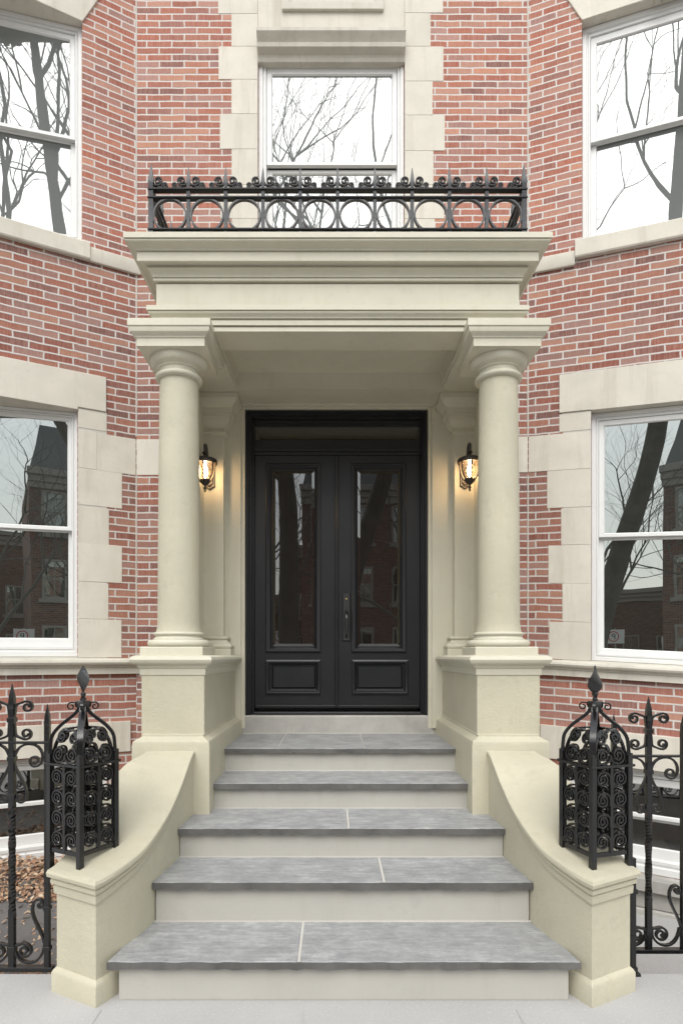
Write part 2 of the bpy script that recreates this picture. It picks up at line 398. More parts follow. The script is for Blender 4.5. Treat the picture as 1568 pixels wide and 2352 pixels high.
# key heights (from the corner lines)
zWT = [Z(1548, 5.45), Z(1530, 5.45), Z(1513, 5.45)]       # water table: fascia bottom, torus bottom, top
zSB = (Z(632, YW), Z(600, YW))                            # upper sill band
UL = 2.75                                                 # bay facet length
def window(fac, uo, zo, ug, zu, zl, d=0.0, glass='glass_up', low_back=0.045, name='window'):
    """uo outer u range, zo outer z range, ug glass u range, zu (bottom, top) upper pane, zl lower pane"""
    a0, a1 = sorted(uo); g0, g1 = sorted(ug); c0, c1 = sorted(zo)
    l = (g0-a0); r = (a1-g1); tp = c1-zu[1]; bt = zl[0]-c0
    def ins(k): return (l*k, r*k, bt*k, tp*k)
    mb = MB()
    mb.frame((a0, a1, c0, c1), [(0, d-.16), (0, d-.008), (ins(.03), d), (ins(.28), d), (ins(.32), d-.016), (ins(.38), d-.016), (ins(.42), d-.008), (ins(.54), d-.008), (ins(.58), d-.040), (ins(.58), d-.16)], fac)
    w = mb.build(name, 'white', house, 0)
    k = .585
    s0, s1 = a0+l*k, a1-r*k
    # upper sash (in front), lower sash behind
    for (b, t, dd, nm) in ((zu[0]-.035, c1-tp*k, d-.022, 'u'), (c0+bt*k, zl[1]+.035, d-.022-low_back, 'l')):
        z0, z1 = (zu[0], zu[1]) if nm == 'u' else (zl[0], zl[1])
        m2 = MB()
        m2.frame((s0, s1, b, t), [(0, dd-.04), (0, dd), ((g0-s0-.008, s1-g1-.008, z0-b-.008, t-z1-.008), dd), ((g0-s0, s1-g1, z0-b, t-z1), dd-.012), ((g0-s0, s1-g1, z0-b, t-z1), dd-.03)], fac)
        m2.build('sash', 'white', w, 0)
        m3 = MB(); m3.box(g0-.01, g1+.01, dd-.021, dd-.016, z0-.01, z1+.01, fac)
        m3.build('pane', glass, w, 0)
    return w

# ------------------------------------------------------------------ flat centre wall
uc0, uc1 = X(313, YW), X(1212, YW)
hz0, hz1 = Z(590, YW), Z(128, YW)
hu0, hu1 = X(592, YW), X(929, YW)
mb = MB(); brick_sheet(mb, FC, [uc0, hu0, hu1, uc1], [zSB[0], hz0, hz1, ZTOP], (hu0, hu1, hz0, hz1))
mb.build('brick_wall', 'brick_up', house, smooth=0)
dz0, dz1 = 0.9, Z(935, 5.40)
du0, du1 = -.80, .86
mb = MB(); brick_sheet(mb, FC, [uc0, du0, du1, uc1], [ZGND, dz0, dz1, zSB[0]], (du0, du1, ZGND, dz1), reveal=0.02)
mb.build('brick_wall', 'brick_mid', house, smooth=0)
for p, q in ((X(530, YW)+.01, hu0-.0005), (hu1+.0005, X(990, YW)-.01)): fbox(FC, p, q, zSB[0], ZTOP-.1, -.15, .0012, 'mortar_bed', 'joint', bevel=0)
# centre quoins (edge x , y range)
def ypairs(l): return l
for xe, ya, yb in [(501,-240,31),(531.5,31,106),(502,106,182),(531.5,182,261),(505,261,342),(532,342,424),(506,424,502),(533,502,600)]:
    fbox(FC, X(xe, YW), hu0-.001, Z(yb, YW)+.0015, Z(ya, YW)-.0015, -.16, .004, 'quoin', 'limestone', bevel=.002)
for xe, ya, yb in [(1017,-240,29),(988.5,29,106),(1018,106,186),(993,186,264),(1021,264,346),(995,346,424),(1020,424,502),(998,502,600)]:
    fbox(FC, hu1+.001, X(xe, YW), Z(yb, YW)+.0015, Z(ya, YW)-.0015, -.16, .004, 'quoin', 'limestone', bevel=.002)
# lintel with mouldings + sunk panel over the centre window
def FCm(a, b, c): return FC(a, b, c)
mb = MB(); zz = lambda y: Z(y, YW-.05)
prof = [(-.028, zz(130)), (-.022, zz(128)), (-.012, zz(117)), (.018, zz(115)), (.045, zz(112)), (.052, zz(104)), (.036, zz(101)), (.05, zz(96)), (.075, zz(90)), (.088, zz(86)), (.088, zz(78)), (.0, zz(75))]
ring = [[FC(hu0, -.12, z), FC(hu0, .03+o, z), FC(hu1, .03+o, z), FC(hu1, -.12, z)] for o, z in prof]
mb.rings(ring); mb.build('window_cornice', 'limestone_trim', house, 0.002)
mb = MB(); mb.box(hu0+.001, hu1-.001, -.14, .004, Z(75, YW)+.002, ZTOP, FC)
spandrel = mb.build('spandrel_panel', 'limestone', house, .004)
mb = MB()
mb.frame((X(648, YW), X(880, YW), Z(27, YW), ZTOP-.5), [(0, .005), (0, .032), (.06, .032), (.085, .008), (.10, .006)], FC); mb.build('panel_moulding', 'limestone_trim', spandrel)
# centre window
dW = -.035
g = lambda x, dd=dW-.036: FC.u(x, dd)
window(FC, (hu0+.0005, hu1-.0005), (hz0, FC.z(700, 133, dW)), (g(626), g(899.5)), (FC.z(700, 372, dW-.036), FC.z(700, 174, dW-.036)), (hz0+.09, FC.z(700, 402, dW-.081)), dW, 'glass_up')
fbox(FC, hu0-.1, hu1+.1, hz0-.12, hz0-.001, -.15, .06, 'sill', 'limestone_trim')

# ------------------------------------------------------------------ bays
def water_table(fac, x_in, name='water_table'):
    mb = MB(); a, b, c = zWT
    prof = [(-.08, a), (.035, a), (.035, b-.014), (.048, b-.010), (.048, b), (.060, b+.004), (.083, b+(c-b)*.25), (.092, b+(c-b)*.5), (.086, b+(c-b)*.78), (.066, c-.004), (.045, c), (-.08, c+.012)]
    us = [-.12 + (UL+.12)*k/8 for k in range(9)]
    mb.rings([[fac(u, o, z) for o, z in prof] for u in us])
    return mb.build(name, 'limestone_trim', house, 0)
def bay(fac, side):
    L = side < 0
    W = WL if L else fac
    dwin = 0.0 if L else -.075
    # ---- upper storey
    if L: xo, xg = 189, 160
    else: xo, xg = 1336, 1371
    ue = fac.u(xo); z1 = fac.z(xo, 50 if L else 47); z0 = zSB[1]+.02
    zsl = fac.z(xo, 557 if L else 553)
    mb = MB(); brick_sheet(mb, fac, [0, ue, ue+1.42, UL], [zSB[0]+.05, zsl, z1, ZTOP], (ue, ue+1.42, zsl, z1), reveal=.16)
    mb.build('brick_wall', 'brick_up', house, smooth=0)
    # splayed head stone
    dx = fac.u(225 if L else 1303) ; zt = fac.z(225 if L else 1303, 0)
    k = (ue-dx)/(zt-z1)
    mb = MB(); ztop = z1+1.1
    mb.prism([(ue, z1-.003), (ue+1.42, z1-.003), (ue+1.42+k*(ztop-z1), ztop), (ue-k*(ztop-z1), ztop)], -.55 if L else -.145, .014, lambda a, b, c: fac(a, c, b)); mb.build('lintel', 'limestone', house, .006)
    # carved keystone under the head
    mb = MB(); kc = ue+.71
    for q in range(5):
        mb.box(kc-.13+q*.052, kc-.13+q*.052+.05, -.05, .03+.012*math.sin(q*1.6), z1-.03+.012*(q % 2), z1+.5, fac)
    mb.build('keystone', 'limestone_trim', house, .012)
    # sill band and window sill
    mb = MB(); prof = [(-.1, zSB[0]), (.028, zSB[0]), (.034, zSB[0]+.012), (.034, zSB[1]-.01), (.022, zSB[1]), (-.1, zSB[1]+.012)]
    mb.rings([[fac(u, o, z) for o, z in prof] for u in (-.035, ue-.06)]); mb.build('stone_band', 'limestone', house, 0)
    zs0 = fac.z(xo, 597 if L else 594)
    mb = MB(); prof = [(-.16, zs0), (.040, zs0), (.048, zs0+.012), (.048, zsl-.012), (.036, zsl), (-.30, zsl+.02)]
    mb.rings([[fac(u, o, z) for o, z in prof] for u in (ue-.0585, ue+1.48)]); mb.build('sill', 'limestone', house, 0)
    y = dict(top=62, gt=95, m1=312, m2=332, gb=540, cb=556) if L else dict(top=95, gt=103, m1=317, m2=335, gb=552, cb=556)
    if not L: y['top'] = 66
    d2 = dwin-.036; d3 = dwin-.081
    uo0 = W.u(xo, dwin) + .0005; ug0 = W.u(xg, d2)
    wl = 1.38
    window(W, (uo0, uo0+wl), (W.z(xo, y['cb'], dwin), z1-.005), (ug0, uo0+wl-(ug0-uo0)),
           (W.z(xg, y['m1'], d2), W.z(xg, y['gt'], d2)), (W.z(xg, y['gb'], d3), W.z(xg, y['m2'], d3)), dwin, 'glass_up')
    # ---- main storey
    if L: xo, xg, xl, xq = 179, 155, 244, 177
    else: xo, xg, xl, xq = 1357, 1388, 1284, 1352
    ue = fac.u(xo); za, zb = zWT[2]+.004, fac.z(xo, 941 if L else 942)
    mb = MB(); brick_sheet(mb, fac, [0, ue, ue+1.42, UL], [zWT[0]+.02, za, zb, zSB[0]+.05], (ue, ue+1.42, za, zb), reveal=.10)
    mb.build('brick_wall', 'brick_mid', house, smooth=0)
    zl0 = fac.z(xl, 947 if L else 949); zl1 = fac.z(xl, 867 if L else 862)
    mb = MB(); ul = fac.u(xl)
    mb.prism([(ul, zl0), (ue-.0005, zl0), (ue-.0005, zb-.003), (ue+1.4205, zb-.003), (ue+1.4205, zl0), (ue*2+1.42-ul, zl0), (ue*2+1.42-ul, zl1), (ul, zl1)], -.55 if L else -.145, .014, lambda a, b, c: fac(a, c, b)); mb.build('lintel', 'limestone', house, .006)
    if L: Q = [(245,949,992,177),(280,1087,1169,180),(250,1169,1253,181),(280,1254,1340,181),(249,1340,1423,182),(279,1424,1509,183)]
    else: Q = [(1284,951,993,1352),(1256,1082,1168,1353),(1288,1168,1252,1354),(1259,1253,1340,1356),(1291,1340,1428,1358),(1261,1428,1515,1360)]
    for xe, ya, yb, xi in Q:
        zlo, zhi = fac.z(xe, yb)+.0015, fac.z(xe, ya)-.0015
        if zhi > zl0: zhi = zl0-.003
        if zlo < zWT[2]+.02: zlo = zWT[2]+.010
        fbox(fac, fac.u(xe), ue-.001, zlo, zhi, -.14, .004, 'quoin', 'limestone', bevel=.002)
        fbox(fac, ue+1.421, 2*ue+1.42-fac.u(xe), zlo, zhi, -.14, .004, 'quoin', 'limestone', bevel=.002)
    ub_ = fac.u(248 if L else 1290); mbz = zl0
    for p, q in ((ub_+.01, ue-.0005), (ue+1.4205, 2*ue+1.42-ub_-.01)):
        fbox(fac, p, q, zWT[2]-.01, mbz, -.12, .0012, 'mortar_bed', 'joint', bevel=0)
    xe = 313 if L else 1224; xin = 222
    zc1, zc0 = fac.z(313, 1009) if L else fac.z(1224, 1002), fac.z(313, 1092) if L else fac.z(1224, 1084)
    if L:
        fbox(fac, .005, fac.u(222)-.002, zc0, zc1, -.14, .005, 'quoin', 'limestone', bevel=.002)
        fbox(fac, fac.u(222)+.001, ue-.001, fac.z(222, 1079), fac.z(222, 992)-.004, -.14, .004, 'quoin', 'limestone', bevel=.002)
        fbox(FC, X(313, YW)+.004, X(420, YW), Z(1091, YW), Z(1009, YW), -.1, .005, 'quoin', 'limestone', bevel=.002)
    else:
        fbox(fac, .005, ue-.001, zc0, zc1, -.14, .005, 'quoin', 'limestone', bevel=.002)
        fbox(FC, X(1120, YW), X(1212, YW)-.004, Z(1085, YW), Z(1003, YW), -.1, .005, 'quoin', 'limestone', bevel=.002)
    y = dict(top=948, gt=969, m1=1210, m2=1224, gb=1466, cb=1508) if L else dict(top=950, gt=980, m1=1225, m2=1242, gb=1489, cb=1513)
    uo0 = W.u(xo, dwin) + .0005; ug0 = W.u(xg, d2)
    window(W, (uo0, uo0+wl), (zWT[2]+.014, zb-.005), (ug0, uo0+wl-(ug0-uo0)),
           (W.z(xg, y['m1'], d2), W.z(xg, y['gt'], d2)), (W.z(xg, y['gb'], d3), W.z(xg, y['m2'], d3)), dwin, 'glass_lo')
    fbox(W, uo0-.03, uo0+wl+.03, zWT[2]-.03, zWT[2]+.013, dwin-.2, dwin+.05, 'sill', 'limestone_trim', bevel=.003)
    water_table(fac, 0)
    # ---- basement
    if L: xb, yt, yb_, ylt, yl0, yl1 = 250, 1746, 1988, 1726, 1656, 1726
    else: xb, yt, yb_, ylt, yl0, yl1 = 1296, 1768, 2018, 1738, 1664, 1740
    xe_ = 50 if L else 1500; ub = fac.u(xb); z0, z1 = fac.z(xe_, yb_), fac.z(xe_, yt)
    mb = MB(); brick_sheet(mb, fac, [-.05, ub, ub+1.5, UL], [ZGND, z0, z1, zWT[0]+.02], (ub, ub+1.5, z0, z1), d=-.012, reveal=.12)
    mb.build('brick_wall', 'brick_low', house, smooth=0)
    xs = 300 if L else 1240
    fbox(fac, fac.u(xs), ub+1.9, fac.z(xs, yl1), fac.z(xs, yl0), -.10, .006, 'stone_band', 'limestone', bevel=.004)
    if fac.z(xs, yl1) - z1 > .02:
        fbox(fac, ub-.06, ub+1.56, z1, fac.z(xs, yl1)-.002, -.10, .002, 'lintel', 'limestone_trim', bevel=.004)
    db = -.085
    gy = dict(gt=1773, m1=1845, m2=1857, gb=1924) if L else dict(gt=1808, m1=1874, m2=1893, gb=1952)
    u0 = ub+.004
    window(fac, (u0, u0+1.48), (z0, z1-.002), (u0+.10, u0+1.38), (fac.z(xe_, gy['m1'], db), fac.z(xe_, gy['gt'], db)), (fac.z(xe_, gy['gb'], db), fac.z(xe_, gy['m2'], db)), db, 'glass_base')
    # dark room behind the basement window
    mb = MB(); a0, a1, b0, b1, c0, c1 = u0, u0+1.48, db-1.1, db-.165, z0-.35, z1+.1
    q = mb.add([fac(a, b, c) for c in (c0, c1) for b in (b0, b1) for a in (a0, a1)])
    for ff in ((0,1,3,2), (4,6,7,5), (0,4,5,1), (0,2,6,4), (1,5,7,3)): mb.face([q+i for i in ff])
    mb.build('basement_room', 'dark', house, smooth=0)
    fbox(fac, ub-.05, ub+1.55, z0-.10, z0+.004, -.08, .085, 'sill', 'greystone', bevel=.006)
    if not L:
        fbox(fac, .02, UL, -.7, z0-.26, -.1, .05, 'foundation_course', 'greystone', bevel=.01)
        fbox(fac, .02, UL, z0-.258, z0-.102, -.1, .02, 'foundation_course', 'greystone', bevel=.01)
    # outer face of the bay (turns parallel to the street, outside the picture)
    q = fac(UL, 0, 0); fx = Facet(0, 1, 1, 1, flat=True); fx.p = Vector((q.x, q.y)); fx.t = Vector((side, 0)); fx.n = Vector((0, -1))
    mb = MB(); brick_sheet(mb, fx, [0, 1.2], [ZGND, ZTOP]); mb.build('brick_wall', 'brick_up', house, smooth=0)
    return z0
for xk in (313, 1212):
    for za_, zb2_ in ((zWT[2], Z(1092, YW)), (Z(1003, YW), zSB[0]), (zSB[1], ZTOP)):
        mb = MB(); mb.tube([(X(xk, YW), YW+.002, za_), (X(xk, YW), YW+.002, zb2_)], .008, 6); mb.build('corner_joint', 'joint', house)
zbl = bay(FL, -1)
zbr = bay(FR, 1)
# unseen party fill added behind the facade to keep daylight out of the reveals
mb = MB(); mb.box(-6, 6, 7.2, 7.4, ZGND, ZTOP); mb.box(-6, 6, 5.8, 7.199, ZTOP+.001, ZTOP+.06)
mb.build('daylight_fill', 'dark', house)

# ------------------------------------------------------------------ door set
YD, YL = 5.42, 5.50
XD = .032
def FD(a, d, c): return Vector((a, YL - d, c))
zsill = E-.529
frame_l, frame_r = X(564, YD), X(981, YD); ftop = Z(942, YD)
mb = MB()
il, ir = X(584, YL), X(964.5, YL)
fw = .075
lf = lambda k: (il-frame_l)*k
def jamb(k, d):
    return [(frame_l+(il-frame_l)*k, d, zsill+.002), (frame_l+(il-frame_l)*k, d, ftop-.085*k), (frame_r-(frame_r-ir)*k, d, ftop-.085*k), (frame_r-(frame_r-ir)*k, d, zsill+.002)]
rr = []
for k, d in [(0, -.2), (0, .075), (.04, .08), (.28, .08), (.34, .068), (.44, .066), (.50, .05), (.72, .05), (.76, .02), (1, .02), (1, -.2)]:
    rr.append([FD(a, b, c) for a, b, c in jamb(k, d)])
mb.rings(rr, closed=False, cap=False)
frame = mb.build('door_frame', 'door', house, 0)
zt_b, zt_t = Z(1011, YL), Z(961, YL)       # transom glass
zb_b, zb_t = Z(1046, YL), Z(1011, YL)      # transom bar
fi0, fi1 = il, ir
mb = MB(); mb.box(fi0+.001, fi1-.001, -.10, .012, zt_t-.001, ftop-.083, FD)
mb.box(fi0+.001, fi1-.001, -.10, .016, zb_b+.001, zb_t, FD)
mb.box(fi0+.001, fi1-.001, .016, .034, zb_b+.03, zb_b+.055, FD)
mb.build('transom_bar', 'door', frame, .004)
mb = MB(); mb.box(fi0, fi1, -.045, -.038, zt_b-.01, zt_t+.01, FD); mb.build('transom_pane', 'glass_door', frame)
mb = MB(); mb.box(fi0, fi1, -.2, .055, zsill+.002, zsill+.028, FD); mb.build('threshold', 'handle', frame, .005)
xm = X(773.5, YL)
zlb, zlt = Z(1627, YL), zb_b
for side in (0, 1):
    a0, a1 = (fi0+.004, xm-.003) if side == 0 else (xm+.003, fi1-.004)
    gl, gr, gt, gb = (626, 722, 1080, 1485) if side == 0 else (821, 919, 1080, 1485)
    ml, mr, mt, mb_ = (611, 735, 1066, 1497) if side == 0 else (808, 931, 1066, 1497)
    pl, pr, pt, pb = (611, 735, 1517, 1594) if side == 0 else (809, 936, 1517, 1594)
    G = [X(gl, YL), X(gr, YL), Z(gb, YL), Z(gt, YL)]; MO = [X(ml, YL), X(mr, YL), Z(mb_, YL), Z(mt, YL)]; PN = [X(pl, YL), X(pr, YL), Z(pb, YL), Z(pt, YL)]
    # leaf slab with openings: stiles and rails as one mesh
    m1 = MB()
    xs = sorted([a0, MO[0], MO[1], a1]); zs = [zlb, PN[2], PN[3], MO[2], MO[3], zlt]
    m1.box(a0, MO[0], -.045, 0, zlb, zlt, FD); m1.box(MO[1], a1, -.045, 0, zlb, zlt, FD)
    m1.box(MO[0], MO[1], -.0445, -.0005, MO[3], zlt-.0002, FD); m1.box(MO[0], MO[1], -.0445, -.0005, PN[3], MO[2], FD); m1.box(MO[0], MO[1], -.0445, -.0005, zlb+.0002, PN[2], FD)
    leaf = m1.build('door', 'door', house, 0)
    m2 = MB()
    w = MO[1]-MO[0]; i0 = (G[0]-MO[0], MO[1]-G[1], G[2]-MO[2], MO[3]-G[3])
    fr = lambda k: tuple(q*k for q in i0)
    m2.frame(MO, [(0, -.03), (-.006, .001), (-.004, .016), (fr(.12), .022), (fr(.30), .020), (fr(.36), .012), (fr(.55), .010), (fr(.62), .002), (fr(.9), -.014), (fr(1), -.018), (fr(1), -.03)], FD)
    m2.build('panel_moulding', 'door', leaf)
    m3 = MB(); bv = .024
    m3.rings([[FD(G[0], -.024, G[2]), FD(G[1], -.024, G[2]), FD(G[1], -.024, G[3]), FD(G[0], -.024, G[3])],
              [FD(G[0]+bv, -.0205, G[2]+bv), FD(G[1]-bv, -.0205, G[2]+bv), FD(G[1]-bv, -.0205, G[3]-bv), FD(G[0]+bv, -.0205, G[3]-bv)]])
    m3.build('pane', 'glass_door', leaf, smooth=0)
    m4 = MB(); R_ = [X(627.5 if side == 0 else 823, YL), X(721.7 if side == 0 else 921, YL), Z(1579, YL), Z(1532, YL)]
    i1 = (R_[0]-PN[0], PN[1]-R_[1], R_[2]-PN[2], PN[3]-R_[3]); f1 = lambda k: tuple(q*k for q in i1)
    m4.frame(PN, [(0, -.03), (-.006, .001), (-.004, .016), (f1(.15), .022), (f1(.35), .018), (f1(.45), .002), (f1(.75), -.012), (f1(.80), -.012), (f1(.98), -.002), (f1(1.02), .002), (f1(1.12), .002)], FD, cap_in=True)
    m4.build('door_panel', 'door', leaf)
    m5 = MB(); m5.box(a0+.005, a1-.005, .002, .018, zlb+.002, zlb+.03, FD); m5.build('drip_rail', 'door', leaf, .006)
    if side == 1:
        hx0, hx1, hz0_, hz1_ = X(786, YL), X(804.5, YL), Z(1473, YL), Z(1362, YL); hc = (hx0+hx1)/2
        m6 = MB(); m6.frame((hx0, hx1, hz0_, hz1_), [(0, .001), (0, .006), (.008, .014)], FD, cap_in=True)
        pts = [(hc, .012, Z(1411, YL)), (hc, .045, Z(1413, YL)), (hc, .058, Z(1420, YL)), (hc, .056, Z(1432, YL)), (hc, .05, Z(1448, YL)), (hc, .042, Z(1458, YL)), (hc, .012, Z(1462, YL))]
        m6.tube([FD(*p) for p in catmull(pts, 5)], [.010]*5+[.013]*5+[.016]*5+[.013]*5+[.009]*5+[.011]*6, 10)
        m6.tube([FD(hc, .01, Z(1405, YL)), FD(hc, .04, Z(1404, YL)), FD(hc, .055, Z(1408, YL))], [.010, .012, .012], 8)
        hd = m6.build('handle', 'handle', leaf)
        m7 = MB(); m7.tube([FD(hc, .012, Z(1376, YL)), FD(hc, .022, Z(1376, YL))], .0085, 12); m7.build('keyhole', 'brass', leaf)
# meeting astragal
mb = MB(); mb.frame((xm-.016, xm+.016, zlb+.002, zlt-.002), [(0, .001), (.002, .016), (.010, .022)], FD, cap_in=True); mb.build('door_astragal', 'door', house)

# ------------------------------------------------------------------ portico
port = thing('portico', (X0, 4.6, 1.1), 'cream painted portico on two round columns sheltering the front door', 'portico')
YDW = 5.38
def hx(a): return [X0-a, X0+a]
Yc, Xc = 4.33, 1.133
zcap = 1.645; zs_top = 3.578; zab0, zab1 = 3.729, 3.893; zsof = 3.868
for s in (-1, 1):
    cx = .039 + s*Xc
    # pedestal: die with plinth and cap
    xi, xo = X0+s*.912, X0+s*1.334; a, b = min(xi, xo), max(xi, xo)
    mb = MB(); mb.box(a, b, 4.08, YDW+.1, 1.05, 1.56); ped = mb.build('pedestal', 'stucco', port, .006)
    bi, bo = X0+s*.857, X0+s*1.366; a2, b2 = min(bi, bo), max(bi, bo)
    mb = MB(); mb.mould(a2, b2, 3.98, YDW+.06, [(0, .0), (0, 1.055), (-.006, 1.08), (-.05, 1.105), (-.05, 1.12)]); mb.build('pedestal_plinth', 'stucco', ped, .005)
    mb = MB(); mb.mould(a, b, 4.08, YDW-.012, [(-.02, 1.50), (.006, 1.512), (.008, 1.516), (.008, 1.556), (.018, 1.562), (.022, 1.572), (.026, 1.578), (.040, 1.584), (.056, 1.598), (.062, 1.615), (.056, 1.632), (.038, 1.643), (.0, 1.645)]); mb.build('pedestal_cap', 'stucco_smooth', ped, 0)
    # column
    mb = MB(); n = 24
    prof = []
    for k in range(n+1):
        t = k/n; r = .148 - .0145*(t**1.5); prof.append((r, 1.80+(zs_top-1.80)*t))
    prof = [(.162, 1.80), (.160, 1.806), (.153, 1.83)] + prof[1:-1] + [(.1335, zs_top), (.1335, zs_top+.01)]
    mb.lathe(prof, cx, Yc, 64); colm = mb.build('column', 'stucco', port, 0)
    def arc(rc, zc, r, a0, a1, n=8): return [(rc+r*math.cos(R(a0+(a1-a0)*k/n)), zc+r*math.sin(R(a0+(a1-a0)*k/n))) for k in range(n+1)]
    mb = MB(); mb.lathe([(.10, 1.700)] + [(.195, 1.702)] + arc(.192, 1.728, .024, -80, 85) + [(.178, 1.752), (.178, 1.760), (.168, 1.766), (.162, 1.776), (.163, 1.785)] + arc(.165, 1.795, .011, -80, 85, 5) + [(.10, 1.808)], cx, Yc, 64)
    mb.mould4(cx-.212, cx+.212, Yc-.212, Yc+.212, [(-.01, zcap-.01), (0, zcap-.008), (0, 1.697), (-.006, 1.703)]); mb.build('column_base', 'stucco_smooth', colm, 0)
    z = zs_top
    mb = MB(); mb.lathe([(.12, z-.002), (.138, z)] + arc(.145, z+.021, .019, -80, 80, 8) + [(.140, z+.042), (.1365, z+.048), (.1365, z+.070), (.148, z+.076), (.150, z+.084), (.158, z+.088)] + [(.160+.040*math.sin(R(10*k)), z+.092+.060*(1-math.cos(R(10*k)))) for k in range(1, 9)] + [(.196, z+.151), (.1, z+.156)], cx, Yc, 64)
    mb.mould4(cx-.228, cx+.228, Yc-.228, Yc+.228, [(-.02, zab0-.004), (0, zab0), (0, zab0+.052), (.008, zab0+.056), (.010, zab0+.064), (.020, zab0+.070), (.034, zab0+.082), (.040, zab0+.100), (.040, zab0+.112), (.048, zab0+.116), (.048, zab1-.004), (.044, zab1)])
    mb.build('column_capital', 'stucco_smooth', colm, 0)
    # pilaster behind
    p0, p1 = X0+s*1.0, X0+s*1.34; a3, b3 = min(p0, p1), max(p0, p1); Yp = 5.28
    mb = MB(); mb.box(a3, b3, Yp, YW+.03, 1.60, 3.86); pil = mb.build('pilaster', 'stucco_smooth', port, .004)
    mb = MB(); mb.mould(a3, b3, Yp, YDW-.004, [(0, 3.555), (.012, 3.560), (.022, 3.570), (.022, 3.585), (.008, 3.592), (.008, 3.612), (.014, 3.618), (.04, 3.635), (.058, 3.665), (.062, 3.690), (.072, 3.694), (.072, 3.706), (.085, 3.710), (.088, 3.760), (.092, 3.765), (.105, 3.78), (.125, 3.80), (.135, 3.82), (.145, 3.824), (.145, 3.864), (.0, 3.866)]); mb.build('pilaster_capital', 'stucco_smooth', pil, 0)
    mb = MB(); mb.mould(a3, b3, Yp, YDW-.006, [(.075, 1.645), (.075, 1.698), (.070, 1.702), (.078, 1.712), (.080, 1.726), (.072, 1.742), (.058, 1.748), (.052, 1.754), (.04, 1.765), (.036, 1.780), (.046, 1.785), (.050, 1.796), (.044, 1.806), (.0, 1.812)]); mb.build('pilaster_base', 'stucco_smooth', pil, 0)
    # outer anta between column and wall
    q0, q1 = X0+s*1.17, X0+s*1.375; a4, b4 = min(q0, q1), max(q0, q1)
    mb = MB(); mb.box(a4, b4, 4.84, YW+.03, 1.60, 3.861); ant = mb.build('anta', 'stucco_smooth', port, .004)
    mb = MB(); mb.mould(a4, b4, 4.84, YDW-.05, [(.10, 1.644), (.10, 1.698), (.090, 1.702), (.096, 1.712), (.098, 1.728), (.090, 1.744), (.072, 1.752), (.066, 1.758), (.05, 1.770), (.048, 1.782), (.058, 1.787), (.060, 1.797), (.052, 1.806), (.0, 1.810)]); mb.build('anta_base', 'stucco_smooth', ant, 0)
# wall around the door
mb = MB(); w0, w1 = X0-1.02, X0+1.02
fl, frr = frame_l-.004, frame_r+.004
mb.box(w0, fl-.032, YDW, YW+.05, 1.0, 3.95); mb.box(frr+.032, w1, YDW, YW+.05, 1.0, 3.95); mb.box(fl-.032, frr+.032, YDW, YW+.05, ftop+.03, 3.9498)
mb.box(fl-.0325, fl, YDW+.018, YW+.049, 1.0, ftop+.004); mb.box(frr, frr+.0325, YDW+.018, YW+.049, 1.0, ftop+.004); mb.box(fl-.0324, frr+.0324, YDW+.018, YW+.048, ftop+.004, ftop+.0305)
mb.build('door_surround', 'stucco_smooth', port, .003)
# entablature
fx0, fx1 = .031-1.243, .031+1.243; Yf = 4.18; yb = YW-.005
def cyma(o0, z0, o1, z1, n=8): 
    r = []
    for k in range(n+1):
        t = k/n; r.append((o0+(o1-o0)*(t - .16*math.sin(2*PI*t)), z0+(z1-z0)*t))
    return r
prof = [(-.0, zsof), (0, 3.896), (-.010, 3.898), (-.010, 3.906), (.012, 3.906), (.012, 3.937), (.002, 3.940), (.002, 3.948)] + cyma(.020, 3.949, .045, 3.982, 6) + [(.040, 3.984), (.040, 3.988), (.053, 3.988), (.053, 4.018), (.048, 4.022), (0, 4.026), (0, 4.192), (-.014, 4.195), (-.014, 4.206), (.018, 4.206), (.018, 4.221), (.012, 4.223), (.012, 4.227)] + \
       [(.022+.033*(1-math.cos(R(11.25*k))), 4.228+.044*math.sin(R(11.25*k))) for k in range(9)] + [(.044, 4.276), (.044, 4.292), (.092, 4.288), (.094, 4.284), (.101, 4.288), (.101, 4.344), (.094, 4.347), (.094, 4.352)] + cyma(.108, 4.354, .163, 4.392, 10) + [(.157, 4.394), (.157, 4.398), (.170, 4.398), (.170, 4.432), (.164, 4.438)]
mb = MB(); mb.mould(fx0, fx1, Yf, yb, prof)
# hollow: entablature solid replaced by perimeter beams plus ceiling below (soffit faces added separately)
ent = mb.build('entablature', 'stucco_smooth', port, 0)
me = ent.data
# remove the flat bottom face so that the coffer can be built
bm = bmesh.new(); bm.from_mesh(me); bm.faces.ensure_lookup_table()
low = [f for f in bm.faces if len(f.verts) == 4 and all(abs((v.co.z+port.location.z)-zsof) < 1e-4 for v in f.verts)]
bmesh.ops.delete(bm, geom=low, context='FACES_ONLY'); bm.to_mesh(me); bm.free()
mb = MB(); zc = zsof+.13
c0, c1, d0, d1 = X0-.865, X0+.865, 4.44, 5.07
def ringface(o, i, z):
    q = mb.add([(x, y, z) for x, y in o] + [(x, y, z) for x, y in i])
    for k in range(4): mb.face([q+k, q+(k+1) % 4, q+4+(k+1) % 4, q+4+k])
O_ = [(fx0, Yf), (fx1, Yf), (fx1, yb), (fx0, yb)]; I_ = [(c0, d0), (c1, d0), (c1, d1), (c0, d1)]
ringface(O_, I_, zsof)
J_ = [(c0+.03, d0+.004), (c1-.03, d0+.004), (c1-.03, d1-.004), (c0+.03, d1-.004)]
K_ = [(c0+.012, d0), (c1-.012, d0), (c1-.012, d1), (c0+.012, d1)]
mb.rings([[(x, y, zsof) for x, y in I_], [(x, y, zsof+.02) for x, y in I_], [(x, y, zsof+.026) for x, y in K_], [(x, y, zsof+.045) for x, y in K_], [(x, y, zc) for x, y in J_]], True, False)
